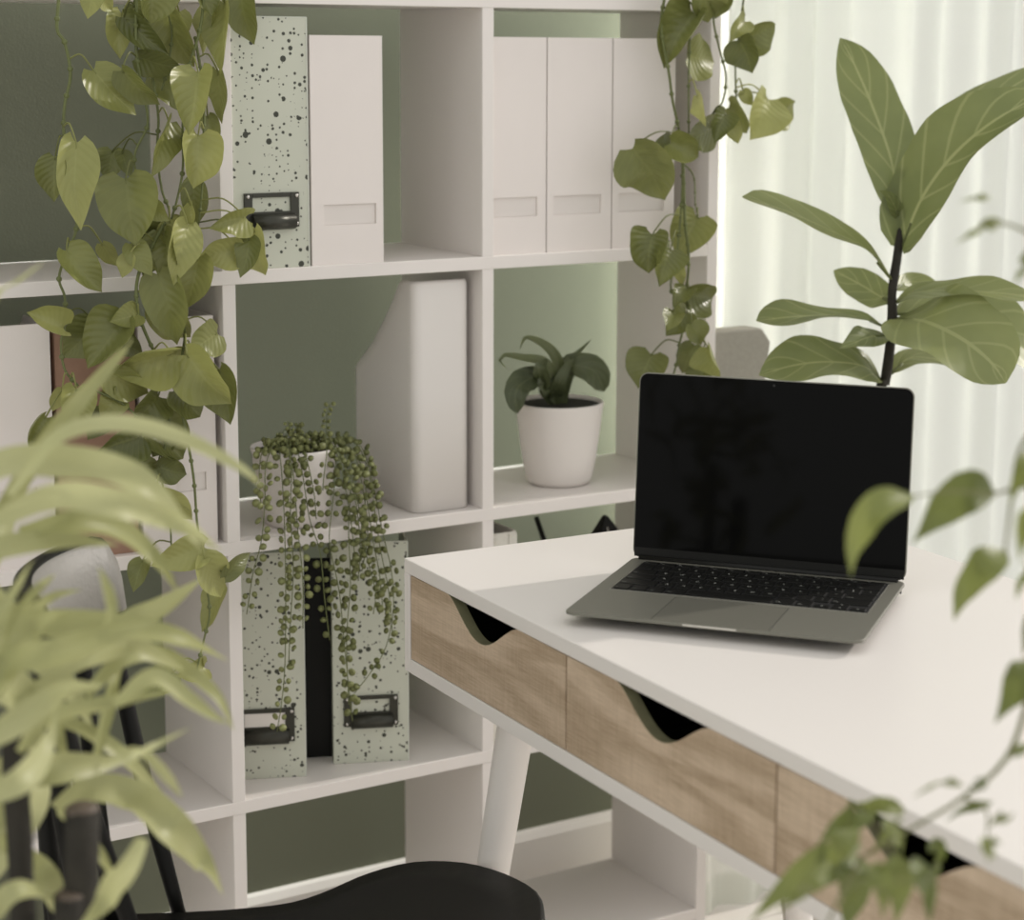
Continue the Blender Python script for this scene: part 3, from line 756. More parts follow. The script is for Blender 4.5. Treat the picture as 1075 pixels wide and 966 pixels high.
# crest rail: a bent board whose end wraps forward; seen end at (118, 600)
cre = CHI @ at(126, 604, 2.15)
AL = 0.42
def crest_at(s):          # s -1..1 across the back, bent round the sitter
    a = s * AL
    return V((cre.x - 0.045 + 0.045 * (1 - math.cos(a)) / (1 - math.cos(AL)), cre.y * math.sin(a) / math.sin(AL), 0))
bm = nb(); n = 36; rows_ = []
ztop = cre.z + 0.042; zbot = cre.z - 0.040
for i in range(n + 1):
    s = -1 + 2 * i / n; p = crest_at(s); q = crest_at(min(1, s + 0.02)) - crest_at(max(-1, s - 0.02)); q.normalize(); nrm = V((-q.y, q.x, 0))
    e = max(0, (abs(s) - 0.90) / 0.10); rr = 0.024 * (1 - math.sqrt(max(0, 1 - e * e)))
    lean = lambda z: -0.16 * (z - zbot)
    row = []
    for off, z in ((-0.009, zbot + rr * 0.4), (-0.009, ztop - rr), (-0.004, ztop - rr + 0.003), (0.004, ztop - rr + 0.003), (0.009, ztop - rr), (0.009, zbot + rr * 0.4)):
        row.append(bm.verts.new(p + nrm * off + V((lean(z), 0, z))))
    rows_.append(row)
for a, b in zip(rows_, rows_[1:]):
    for k in range(6):
        f = bm.faces.new((a[k], a[(k + 1) % 6], b[(k + 1) % 6], b[k]))
bm.faces.new(rows_[0]); bm.faces.new(rows_[-1][::-1]); bmesh.ops.recalc_face_normals(bm, faces=bm.faces[:])
obj('crest_rail', bm, BLACK, ch, bevel=0.002)
PADM = mat('pale_grey_leather', (0.235, 0.226, 0.205, 1), 0.5, noise_amt=0.08, noise_scale=90, bump=0.25, bump_scale=220)
bm = nb(); pr_ = []
for i in range(n + 1):
    s = -0.985 + 1.97 * i / n; p = crest_at(s); q = crest_at(min(1, s + 0.02)) - crest_at(max(-1, s - 0.02)); q.normalize(); nrm = V((-q.y, q.x, 0))
    e = max(0, (abs(s) - 0.86) / 0.125); rr = 0.022 * (1 - math.sqrt(max(0, 1 - e * e)))
    row = []
    for off, z in ((0.009, zbot + 0.004), (0.013, zbot + 0.007), (0.015, (zbot + ztop) / 2), (0.013, ztop - rr - 0.002), (0.009, ztop - rr)):
        row.append(bm.verts.new(p - nrm * off + V((-0.16 * (z - zbot), 0, z))))
    pr_.append(row)
for a, b in zip(pr_, pr_[1:]):
    for k in range(4):
        f = bm.faces.new((a[k], a[k + 1], b[k + 1], b[k])); f.smooth = True
bm.faces.new(pr_[0]); bm.faces.new(pr_[-1][::-1]); bmesh.ops.recalc_face_normals(bm, faces=bm.faces[:])
o = obj('back_pad', bm, PADM, ch); o['label'] = 'pale grey back pad'
for i in range(7):
    s = -0.86 + 1.72 * i / 6; tp = crest_at(s); tp.z = zbot + 0.01
    bt = V((-0.310 + 0.155 * abs(s) ** 2, 0.085 * s, ZS - 0.012))
    bm = nb(); tube(bm, [bt, bt.lerp(tp, 0.5) + V((-0.004, 0, 0)), tp], lambda t: 0.0072 + 0.0022 * math.sin(PI * t), 12, 10)
    obj('spindle', bm, BLACK, ch)
for sx_, sy_ in ((1, 1), (1, -1), (-1, 1), (-1, -1)):
    bm = nb(); tube(bm, [V((cxs + 0.10 * sx_, 0.085 * sy_, ZS - 0.03)), V((cxs + 0.17 * sx_, 0.18 * sy_, 0.0))], lambda t: 0.016 - 0.005 * t, 14, 6)
    obj('leg', bm, BLACK, ch)

# ---------------------------------------------------------------- potted plants on the shelves
# white round pot with a small strap-leaved plant
pb = SHI @ atz(588, 500, z2)
pc = V((pb.x + 0.0, 0.095, z2))
sc_ = 1.0 / (FPX / shelf_depth(588, 460, 0.095))
R0, R1_, PH = 46.5 * sc_, 33 * sc_, 87 * sc_
c3 = SHI @ ats(587, 460, 0.095); pc.x = c3.x
pot = thing('potted_plant', 'small dark strap-leaved plant in a plain white pot on the middle shelf', 'plant', SH @ pc, SA)
bm = nb()
lathe(bm, [(0, 0), (R1_ * 0.86, 0), (R1_ * 0.96, 0.0025), (R1_ * 1.05, 0.009), (R1_ * 1.17, PH * 0.3), (R1_ * 1.28, PH * 0.6), (R0 * 0.985, PH * 0.95), (R0, PH * 0.99), (R0 - 0.0012, PH), (R0 - 0.003, PH), (R0 - 0.004, PH - 0.002), (R0 - 0.006, PH * 0.86)], 48)
po = obj('pot', bm, POTW, pot)
bm = nb(); lathe(bm, [(0, PH * 0.975), (R0 * 0.5, PH * 0.97), (R0 - 0.0045, PH * 0.955)], 32); obj('soil', bm, SOIL, pot, smooth=True)
lv = [([(588, 392, .09), (581, 372, .08), (566, 359, .07), (551, 355, .06), (546, 367, .055)], 13, 'strap'),
      ([(580, 395, .085), (571, 380, .07), (550, 376, .06), (530, 373, .05), (524, 378, .05), (533, 388, .052)], 11, 'strap'),
      ([(576, 412, .09), (570, 400, .06), (568, 386, .05), (574, 376, .06)], 19, 'broad'),
      ([(574, 398, .085), (556, 398, .06), (543, 408, .04), (541, 420, .035), (543, 434, .035)], 30, 'spoon'),
      ([(584, 396, .09), (594, 381, .09), (606, 371, .09), (621, 356, .09)], 9, 'strap'),
      ([(596, 388, .09), (612, 385, .075), (626, 392, .065), (634, 411, .06)], 32, 'spoon'),
      ([(583, 417, .09), (588, 400, .075), (596, 384, .075), (604, 376, .08)], 15, 'strap'),
      ([(577, 414, .09), (571, 408, .06), (567, 402, .05), (566, 396, .055)], 15, 'broad')]
for k, (pts, wpx, shp) in enumerate(lv):
    P = [ats(x, y, d) for x, y, d in pts]; bm = nb()
    root_ = SH @ V((pc.x + 0.006 * math.cos(k), pc.y + 0.006 * math.sin(k * 2), z2 + PH * 0.89))
    leaf_path(bm, [root_] + P, wpx * sc_, (EYE - P[-1]).normalized() + V((0.25 * math.sin(k * 2.3), 0, 0.35)), shp, 0.3, 0.05, 0, 20, 6, seed=k)
    obj('leaf', bm, PEPER, pot, world=True)

# ribbed white pot with trailing button vine
z_ = z2
cc = SHI @ ats(312, 515, 0.055); tp = SHI @ ats(312, 470, 0.055)
m_px = shelf_depth(312, 515, 0.055) / FPX
RT, RB = 45.5 * m_px, 33 * m_px; PHt = tp.z - z2 + 0.002
sp_ = thing('trailing_plant', 'trailing round-leaved vine in a crinkled white pot hanging over two speckled files', 'plant', SH @ V((cc.x, 0.062, z2)), SA)
bm = nb(); seg = 56; rings = []
for zf, r in ((0, RB * 0.9), (0.015, RB * 0.97), (0.10, RB * 1.03), (0.22, RB * 1.07), (0.34, RB * 1.13), (0.46, RB * 1.16), (0.58, RB * 1.22), (0.70, RB * 1.25), (0.80, RB * 1.31), (0.90, RB * 1.34), (0.97, RT), (1.0, RT * 0.985), (0.985, RT * 0.94), (0.85, RT * 0.90)):
    row = []
    for k in range(seg):
        a = 2 * PI * k / seg
        cr_ = 1 + 0.018 * noise.noise(V((math.cos(a) * 2.2, math.sin(a) * 2.2, zf * 9))) + 0.014 * math.sin(zf * 34 + 1.2 * math.sin(a * 2))
        row.append(bm.verts.new((r * cr_ * math.cos(a), r * cr_ * math.sin(a), PHt * zf)))
    rings.append(row)
for a, b in zip(rings, rings[1:]):
    for k in range(seg):
        f = bm.faces.new((a[k], a[(k + 1) % seg], b[(k + 1) % seg], b[k])); f.smooth = True
bm.faces.new(rings[0][::-1]); bmesh.ops.recalc_face_normals(bm, faces=bm.faces[:])
obj('pot', bm, POTW, sp_)
bm = nb(); lathe(bm, [(0, PHt * 1.0), (RT * 0.5, PHt * 0.99), (RT * 0.91, PHt * 0.93)], 32); obj('soil', bm, SOIL, sp_)
def bead(bm, uvl, p, r, face):
    """one small round cupped leaf"""
    face = V(face).normalized(); S = face.orthogonal().normalized(); B = face.cross(S)
    c = bm.verts.new(p + face * r * 0.15); ring = [bm.verts.new(p + (S * math.cos(2 * PI * k / 8) + B * math.sin(2 * PI * k / 8)) * r) for k in range(8)]
    bk = bm.verts.new(p - face * r * 0.12)
    for k in range(8):
        f = bm.faces.new((c, ring[k], ring[(k + 1) % 8])); f.smooth = True
        for l, uv in zip(f.loops, ((0.3, .5), (0.2, .6), (0.2, .4))): l[uvl].uv = uv
        f = bm.faces.new((bk, ring[(k + 1) % 8], ring[k])); f.smooth = True
        for l, uv in zip(f.loops, ((0.3, .5), (0.2, .6), (0.2, .4))): l[uvl].uv = uv
rnd = random.Random(11)
def strand(pts, name='trailing_stem', size=3.9, gap=11.5, start=None):
    P = [ats(x, y, d) for x, y, d in pts]
    sbm = nb(); uvl = sbm.loops.layers.uv.verify()
    C_ = catmull(P, 60); tube(sbm, P, 0.0007, 5, 30, 1)
    tot = 0; nxt = rnd.uniform(2, 6) * m_px; k = 0
    for a, b in zip(C_, C_[1:]):
        tot += (b - a).length
        if tot > nxt:
            for sgn in (-1, 1):
                if rnd.random() < 0.12: continue
                r = size * m_px * rnd.uniform(0.75, 1.15)
                ang = rnd.uniform(-0.7, 0.7)
                off = (RIGHT * math.cos(ang) * sgn - FWD * math.sin(ang) * 1.0) * r * rnd.uniform(1.0, 1.7) + UPV * rnd.uniform(-.5, .5) * r
                bead(sbm, uvl, a + off, r, (-FWD + RIGHT * rnd.uniform(-.9, .9) + UPV * rnd.uniform(-.4, .9)))
            nxt += gap * m_px * rnd.uniform(0.8, 1.25)
    return obj(name, sbm, [BEAD, VINE], sp_, world=True)
D0 = -0.022
for pts in ([(288, 462, .03), (279, 490, .0), (278, 530, D0), (274, 570, D0), (266, 600, D0), (262, 625, D0), (259, 645, D0)],
            [(292, 462, .03), (296, 500, .0), (299, 560, D0), (300, 640, D0), (299, 700, D0), (296, 735, D0), (291, 768, D0)],
            [(300, 460, .02), (308, 500, -.01), (313, 560, D0), (318, 610, D0), (318, 660, D0)],
            [(310, 460, .02), (318, 500, -.01), (325, 545, D0), (336, 580, D0), (341, 630, D0), (346, 672, D0)],
            [(284, 462, .04), (275, 475, .02), (272, 500, .01), (274, 530, 0)],
            [(304, 462, .02), (306, 500, -.01), (305, 540, D0), (308, 600, D0), (305, 650, D0), (303, 700, D0)],
            [(316, 462, .02), (324, 490, -.01), (330, 520, D0), (332, 545, D0)],
            [(341, 455, .01), (343, 475, .0), (340, 500, -.015), (339, 515, -.015)],
            [(352, 465, .02), (352, 500, .0), (348, 540, D0), (346, 570, D0), (356, 620, D0), (360, 660, D0), (366, 720, D0), (370, 757, D0)],
            [(362, 462, .02), (368, 500, .0), (366, 560, D0), (368, 610, D0), (364, 670, D0), (366, 740, D0)],
            [(356, 458, .04), (376, 468, .02), (388, 500, .0), (394, 540, D0), (400, 580, D0), (408, 620, D0), (412, 665, D0)],
            [(360, 456, .04), (380, 470, .02), (392, 510, .0), (402, 560, D0), (411, 600, D0), (413, 640, D0), (405, 680, D0), (390, 705, D0), (372, 728, D0)],
            [(350, 462, .03), (364, 480, .01), (376, 530, D0), (384, 580, D0), (394, 620, D0), (392, 645, D0)],
            [(350, 462, .02), (360, 485, .0), (372, 520, D0), (378, 570, D0), (376, 610, D0)],
            [(356, 460, .03), (372, 476, .01), (382, 520, -.01), (386, 560, D0), (380, 600, D0)],
            [(350, 460, .03), (366, 470, .02), (380, 490, .0), (386, 530, D0), (392, 570, D0), (398, 600, D0), (402, 640, D0)],
            [(345, 460, .02), (356, 480, .0), (362, 510, -.01), (368, 545, D0), (372, 580, D0)]):
    strand(pts)
# bushy crown over the rim and two upright tips
for k in range(26):
    a = rnd.uniform(0, 2 * PI); rr = RT * rnd.uniform(0.1, 0.85); c0 = SH @ V((cc.x + rr * math.cos(a), 0.062 + rr * math.sin(a), z2 + PHt * 0.95))
    sbm = nb(); uvl = sbm.loops.layers.uv.verify()
    tip = c0 + V((rnd.uniform(-.016, .016), rnd.uniform(-.016, .016), rnd.uniform(.010, .032)))
    tube(sbm, [c0, c0.lerp(tip, .5) + V((0, 0, .004)), tip], 0.0007, 5, 5, 1)
    for q in range(7):
        bead(sbm, uvl, c0.lerp(tip, rnd.uniform(.1, 1)) + V((rnd.uniform(-.006, .006), rnd.uniform(-.006, .006), rnd.uniform(-.004, .004))), rnd.uniform(.0025, .0042), (rnd.uniform(-1, 1), -1, rnd.uniform(-.2, 1)))
    obj('sprig', sbm, [BEAD, VINE], sp_, world=True)
for pts in ([(341, 470, .03), (343, 450, .03), (343, 438, .03), (346, 424, .03)], [(310, 468, .02), (306, 455, .02), (302, 442, .02)]):
    strand(pts, 'sprig', 2.4, 6)

# ---------------------------------------------------------------- trailing pothos hanging from the top of the bookcase
def pot_on_top(root, loc_u, loc_d, r, h):
    bm = nb(); c = SH @ V((loc_u, loc_d, 4 * RP + T)); root.location = c; root.rotation_euler = (0, 0, SA)
    lathe(bm, [(0, 0), (r * 0.74, 0), (r * 0.8, 0.004), (r * 0.94, h * 0.6), (r, h * 0.96), (r, h), (r - 0.006, h), (r - 0.01, h * 0.86)], 36)
    obj('pot', bm, POTW, root)
    bm = nb(); lathe(bm, [(0, h * 0.88), (r - 0.0095, h * 0.86)], 24); obj('soil', bm, SOIL, root)
    return c + V((0, 0, h))

def vine(root, pts, r0, top=None, name='vine'):
    P = [ats(x, y, d) for x, y, d in pts]
    if top is not None:
        out = V(P[0]); out.z = 4 * RP + T + 0.05
        edge_ = V(top).lerp(out, 0.75); edge_.z = top.z + 0.02
        P = [V(top), edge_, out] + P
    bm = nb(); tube(bm, P, lambda t: r0 * (1 - 0.45 * t), 8, 10 * len(P))
    C_ = catmull(P, 12 * len(P))
    for i, p in enumerate(C_[::9]):      # nodes along the stem
        bmesh.ops.create_uvsphere(bm, u_segments=8, v_segments=6, radius=r0 * 1.35, matrix=Matrix.Translation(p))
    obj(name, bm, VINE, root, world=True, smooth=True)
    return C_

def hang_leaves(root, spec, allpts, dflt, mats, shape='heart', seed=1, petiole=True):
    rn = random.Random(seed)
    for k, L_ in enumerate(spec):
        bx, by, tx, ty, w = L_[:5]; opt = L_[5] if len(L_) > 5 else {}
        d = opt.get('d', dflt + rn.uniform(-0.035, 0.035))
        # the blade droops: its middle bows towards the viewer, its tip falls back or forward
        B, Tp = ats(bx, by, d), ats(tx, ty, d + opt.get('dt', rn.uniform(-0.02, 0.02)))
        axis = Tp - B; tocam = (EYE - B).normalized()
        bow = opt.get('bow', rn.uniform(0.06, 0.16)) * axis.length
        sidev = axis.cross(tocam).normalized()
        mid = B.lerp(Tp, 0.5) + tocam * bow + sidev * opt.get('c', rn.uniform(-0.05, 0.05)) * axis.length
        roll = opt.get('r', rn.uniform(-0.55, 0.55))
        face = (Matrix.Rotation(roll, 3, axis.normalized()) @ tocam)
        wm = w * (SHELF_MPX if dflt > -0.3 else SHELF_MPX) / max(0.62, math.cos(roll))
        fo = opt.get('f', 0) * 0.6 + rn.uniform(0.22, 0.72); wm /= max(0.62, math.cos(fo * 0.95))
        bm = nb()
        leaf_path(bm, [B, B.lerp(mid, 0.55) + tocam * bow * 0.25, mid, mid.lerp(Tp, 0.55), Tp], wm, face, shape, fo, 0.12, 0.10 if shape == 'heart' else 0, 16, 8, seed=k + seed * 100)
        if petiole and allpts:
            near = min(allpts, key=lambda p: (p - B).length + 0.6 * abs(p.z - (B.z + 0.02)))
            if (near - B).length < 0.14:
                m1 = near.lerp(B, 0.5) + V((0, 0, 0.012)) + tocam * 0.006
                tube(bm, [near, m1, B, B.lerp(mid, 0.15)], 0.0011, 6, 10)
        mi = opt.get('m', 0 if rn.random() < 0.72 else 1)
        obj('leaf', bm, mats[mi], root, world=True)
SHELF_MPX = 0.00122

pth = thing('hanging_pothos', 'bushy pothos trailing down the front of the bookcase beside the speckled file', 'plant', (0, 0, 0))
top1 = pot_on_top(pth, -0.10, 0.10, 0.085, 0.13)
DV = -0.045
allp = []
for pts, r0, up in (
    ([(62, -10), (60, 30), (68, 45), (74, 78), (68, 110), (67, 140), (72, 165), (78, 195), (80, 240), (70, 265), (62, 292), (68, 312), (68, 338), (64, 360), (68, 388), (82, 405)], .0026, True),
    ([(143, -12), (143, 55), (150, 95), (155, 130), (142, 160), (143, 185), (150, 215)], .0024, True),
    ([(152, -12), (157, 60), (166, 120), (165, 160), (170, 200), (178, 225), (172, 260)], .0024, True),
    ([(214, -12), (210, 30), (196, 80), (192, 130), (192, 175), (187, 205), (180, 230)], .0024, True),
    ([(172, -12), (180, 30), (178, 60), (170, 95)], .0022, True),
    ([(205, 40), (214, 100), (213, 160), (212, 200), (208, 240)], .0018, False),
    ([(172, 235), (158, 262), (145, 290), (144, 322), (155, 355), (172, 387), (184, 408), (194, 448), (203, 500), (207, 550), (212, 590), (220, 640), (214, 672), (206, 705)], .0023, False),
    ([(190, 240), (195, 290), (193, 340), (194, 355), (186, 400), (178, 440), (170, 500), (178, 545), (180, 575)], .0020, False),
    ([(100, 410), (130, 425), (150, 450), (140, 490)], .0016, False)):
    d = DV + random.uniform(-.02, .02)
    allp += vine(pth, [(x, y, d) for x, y in pts], r0, top1 if up else None)
D_ = lambda **k: k
spec = [
    (100, -15, 92, 20, 24), (128, 14, 126, 62, 30), (130, 18, 177, 57, 26, D_(m=1)), (160, -22, 158, 25, 40, D_(m=1)), (172, 8, 204, 70, 44, D_(r=0.5, m=0)),
    (228, 5, 213, 58, 20, D_(r=1.0)), (236, 3, 232, 78, 26, D_(r=0.9)), (250, -18, 267, 47, 34, D_(m=1, r=0.3)), (229, 75, 233, 130, 20, D_(r=0.8)), (145, 60, 193, 72, 28),
    (98, 74, 143, 121, 40, D_(r=-0.5)), (128, 74, 168, 110, 26, D_(r=0.6)), (162, 82, 198, 120, 32, D_(m=1, d=-0.02)), (208, 76, 198, 142, 40, D_(r=0.3)), (218, 122, 228, 150, 20, D_(d=-0.01)),
    (208, 142, 203, 198, 42, D_(r=-0.3)), (177, 128, 158, 187, 24, D_(r=-0.9)), (58, 165, 57, 212, 28, D_(m=1, r=0.4)), (80, 150, 85, 242, 40), (118, 158, 112, 190, 30, D_(m=1, d=0.0)),
    (128, 160, 138, 187, 18), (132, 188, 143, 258, 60, D_(m=1, r=0.05, f=0.15, d=-0.07)), (165, 240, 150, 290, 40), (172, 244, 182, 296, 38, D_(r=0.6)), (197, 236, 182, 300, 34, D_(r=-0.4)),
    (202, 190, 205, 240, 28, D_(m=1, d=-0.01)), (258, 228, 219, 240, 30, D_(r=-0.4, d=-0.07)), (252, 263, 208, 270, 34, D_(r=-0.2, d=-0.07)), (262, 250, 252, 292, 26, D_(d=-0.075)), (267, 240, 279, 289, 28, D_(d=-0.065)),
    (208, 270, 196, 324, 40, D_(d=-0.07)), (166, 288, 186, 362, 44, D_(d=-0.065, r=0.2)), (70, 263, 107, 307, 34), (107, 256, 124, 280, 18), (135, 268, 128, 292, 18), (158, 214, 178, 232, 20, D_(m=1)),
    (200, 214, 203, 240, 14, D_(r=0.9)), (138, 256, 160, 290, 26, D_(m=1)), (66, 344, 28, 328, 28, D_(f=0.5)), (145, 330, 115, 338, 26), (130, 335, 92, 387, 46, D_(r=0.4, d=-0.06)),
    (100, 340, 66, 376, 42, D_(m=1, d=-0.03)), (162, 320, 200, 354, 34), (228, 350, 198, 374, 38, D_(r=-0.3)), (202, 374, 166, 367, 22), (180, 372, 116, 392, 40, D_(d=-0.075, r=-0.5, f=.35)),
    (196, 372, 243, 424, 48, D_(d=-0.08, r=0.4, f=.4)), (230, 388, 242, 446, 40, D_(m=1, d=-0.06, r=0.5)), (185, 410, 210, 438, 42), (112, 390, 156, 413, 34), (166, 416, 140, 442, 34), (122, 414, 106, 440, 30),
    (80, 408, 85, 456, 34), (150, 444, 192, 482, 50, D_(m=1, f=.3)), (148, 458, 100, 476, 36, D_(m=1)), (166, 490, 196, 498, 28, D_(m=1)), (140, 486, 174, 497, 26, D_(m=1)), (65, 410, 55, 432, 16),
    (48, 438, 30, 470, 22, D_(m=1, f=.6)), (164, 518, 202, 546, 30), (214, 574, 158, 594, 36, D_(d=-0.07)), (214, 584, 232, 627, 34, D_(d=-0.08)), (236, 606, 263, 580, 18, D_(d=-0.08)), (150, 588, 140, 622, 22),
    (232, 618, 212, 664, 24, D_(r=0.8)), (182, 706, 148, 732, 32), (214, 700, 184, 710, 26), (120, 355, 150, 372, 26, D_(m=1, d=-0.02)), (110, 432, 92, 462, 26, D_(d=-0.02)), (175, 455, 160, 480, 28, D_(m=1, d=-0.02)),
    (104, -8, 118, 12, 18), (140, 5, 150, 40, 26, D_(m=1, d=-0.02)), (188, 12, 178, 48, 28, D_(d=-0.01)), (212, -14, 222, 18, 26), (178, 232, 196, 262, 30, D_(d=-0.05)), (150, 232, 170, 252, 26, D_(m=1, d=-0.04))]
hang_leaves(pth, spec, allp, DV - 0.01, [POTHOS, POTHOSD], seed=3)

pt2 = thing('hanging_pothos', 'sparse pothos trailing from the bookcase corner by the curtain, behind the laptop', 'plant', (0, 0, 0))
top2 = pot_on_top(pt2, 0.66, 0.10, 0.075, 0.12)
allq = []
DR = -0.05
SHELF_MPX = 0.00142
for pts, r0, up in (
    ([(699, -12), (694, 28), (702, 75), (706, 105), (713, 138), (716, 165), (716, 205), (711, 262), (704, 300), (710, 313)], .0026, True),
    ([(722, -12), (724, 40), (723, 80), (723, 140)], .0022, True),
    ([(752, -12), (749, 20), (755, 50), (762, 80), (758, 108), (742, 125), (730, 138)], .0022, True),
    ([(782, -12), (775, 40), (772, 70), (773, 108)], .0022, True),
    ([(717, 170), (719, 230), (723, 270), (721, 305), (722, 330), (714, 358), (711, 378), (706, 397)], .0024, False),
    ([(716, 170), (728, 185), (730, 214), (733, 230)], .0014, False),
    ([(722, 330), (733, 345), (740, 362), (732, 372), (726, 372)], .0013, False)):
    allq += vine(pt2, [(x, y, DR + random.uniform(-.004, .004)) for x, y in pts], r0, top2 if up else None)
spec2 = [
    (728, 14, 697, 72, 38, D_(m=1, r=0.3, f=.25)), (742, -18, 743, 24, 36, D_(m=1)), (756, -12, 751, 20, 24, D_(m=1)), (722, 58, 750, 66, 44, D_(m=0, d=-0.03)), (781, 22, 766, 44, 22, D_(m=0)),
    (780, 42, 814, 25, 30, D_(m=1, r=0.5)), (776, 42, 790, 77, 36, D_(m=1, r=0.4)), (780, 95, 790, 111, 14), (766, 112, 784, 140, 36, D_(m=1, r=0.5)), (806, 104, 787, 147, 44, D_(m=0, f=.35)),
    (812, 112, 833, 125, 34, D_(m=0, d=-0.03)), (750, 134, 715, 157, 34, D_(m=1, r=-0.6)), (762, 120, 750, 151, 24, D_(m=1)), (764, 130, 775, 151, 18, D_(m=0)), (732, 100, 741, 133, 15, D_(m=0, r=0.9)),
    (664, 156, 698, 210, 54, D_(m=1, r=0.35, f=.2, d=-0.07)), (704, 152, 683, 163, 24, D_(m=1)), (704, 150, 733, 165, 30, D_(m=1)), (732, 228, 711, 272, 46, D_(m=0, f=.3)), (685, 246, 681, 287, 38, D_(m=1, f=.4)),
    (704, 262, 692, 301, 30, D_(m=1, r=-0.4)), (709, 270, 717, 301, 16, D_(m=0, r=0.7)), (720, 306, 748, 313, 38, D_(m=1, f=.4)), (722, 304, 706, 323, 22, D_(m=1)), (720, 328, 699, 353, 28, D_(m=1)),
    (728, 362, 716, 392, 26, D_(m=1)), (684, 372, 670, 408, 44, D_(m=1)), (738, 386, 734, 412, 28, D_(m=1)), (743, 364, 757, 398, 24, D_(m=0, r=0.9)), (726, 340, 736, 362, 24, D_(m=1)), (708, 330, 700, 348, 22, D_(m=1)),
    (706, 12, 714, 40, 22, D_(m=1, d=-0.03))]
hang_leaves(pt2, spec2, allq, DR - 0.012, [POTHOS, POTHOSD], seed=5)

# ---------------------------------------------------------------- fiddle-leaf fig by the curtain
TF = 2.82
def atf(x, y, dt=0.0): return at(x, y, TF + dt)
fg_base = atf(926, 400); fg_base.z = 0
fig = thing('fiddle_leaf_fig', 'fiddle-leaf fig with broad leaves standing between the desk and the curtain', 'plant', fg_base)
bm = nb(); lathe(bm, [(0, 0), (0.10, 0), (0.105, 0.004), (0.135, 0.24), (0.14, 0.27), (0.132, 0.27), (0.128, 0.24)], 40); obj('pot', bm, TERRA, fig)
bm = nb(); lathe(bm, [(0, 0.245), (0.127, 0.238)], 28); obj('soil', bm, SOIL, fig)
bm = nb(); tube(bm, [fg_base + V((0, 0, 0.2)), fg_base + V((0.01, 0, 0.5)), atf(924, 430), atf(930, 398), atf(936, 345), atf(937, 305), atf(943, 262), atf(947, 228)], lambda t: 0.0115 - 0.0055 * t, 12, 60)
for v in bm.verts: v.co += V((1, 1, 1)) * 0.0018 * noise.noise(v.co * 90)
obj('trunk', bm, BARK, fig, world=True, smooth=True)
MF = TF / FPX
fl = [  # path points (px, py, extra distance), width px, face tilt, shape
    ([(944, 232, 0), (936, 170, .01), (916, 112, .03), (897, 68, .03), (882, 40, .02)], 64, (0.1, -1, 0.1), 'broad', .12),
    ([(946, 262, 0), (964, 216, -.03), (985, 182, -.06), (1012, 152, -.09), (1048, 124, -.12), (1095, 98, -.14)], 90, (-0.75, -0.9, 0.6), 'oval', .42),
    ([(950, 232, 0), (985, 170, .05), (1015, 126, .07), (1052, 98, .08), (1105, 66, .10)], 56, (-0.3, -0.8, 0.9), 'broad', .2),
    ([(938, 296, 0), (910, 262, -.03), (872, 242, -.05), (826, 222, -.06), (779, 207, -.06)], 52, (0.35, -0.50, 1.0), 'fiddle', .3),
    ([(936, 318, 0), (922, 310, .04), (902, 298, .06), (875, 284, .08)], 36, (0, -1, 0.2), 'broad', .1),
    ([(940, 318, 0), (962, 307, -.02), (1005, 305, -.04), (1052, 308, -.05), (1092, 312, -.05)], 46, (0, -0.42, 1), 'broad', .2),
    ([(942, 334, 0), (972, 338, -.06), (1010, 356, -.10), (1040, 380, -.12), (1056, 402, -.12)], 112, (0.1, -0.8, 0.7), 'broad', .22),
    ([(942, 330, 0), (985, 326, .02), (1040, 344, .03), (1100, 385, .04)], 90, (0.2, -0.6, 0.8), 'broad', .2),
    ([(926, 342, 0), (905, 333, -.02), (868, 331, -.04), (828, 333, -.06), (794, 337, -.07)], 44, (0, -0.45, 1), 'fiddle', .28),
    ([(930, 352, 0), (912, 354, -.04), (897, 360, -.06), (880, 366, -.08)], 34, (0.1, -0.6, 0.8), 'ovate', .2),
    ([(924, 398, 0), (905, 384, -.03), (868, 380, -.05), (832, 384, -.06), (797, 394, -.07)], 66, (0, -0.6, 0.85), 'broad', .2),
    ([(936, 392, 0), (955, 376, .03), (985, 378, .05), (1020, 392, .06), (1048, 398, .06)], 34, (0, -0.5, 0.9), 'broad', .2),
    ([(939, 304, 0), (955, 296, .04), (972, 298, .05), (986, 304, .06)], 22, (0, -1, 0.4), 'broad', .1),
    ([(946, 232, 0), (938, 214, -.02), (932, 205, -.03), (923, 200, -.04)], 16, (0, -1, 0.2), 'ovate', .2)]
for k, (pts, wpx, fc, shp, fold) in enumerate(fl):
    bm = nb(); P = [atf(x, y, dt) for x, y, dt in pts]
    leaf_path(bm, P, wpx * MF, fc, shp, fold, 0.16, 0, 22, 8, seed=40 + k)
    tube(bm, [P[0], P[0].lerp(P[1], 0.3), P[0].lerp(P[1], 0.6)], 0.0022, 6, 4)
    obj('leaf', bm, FIG, fig, world=True)

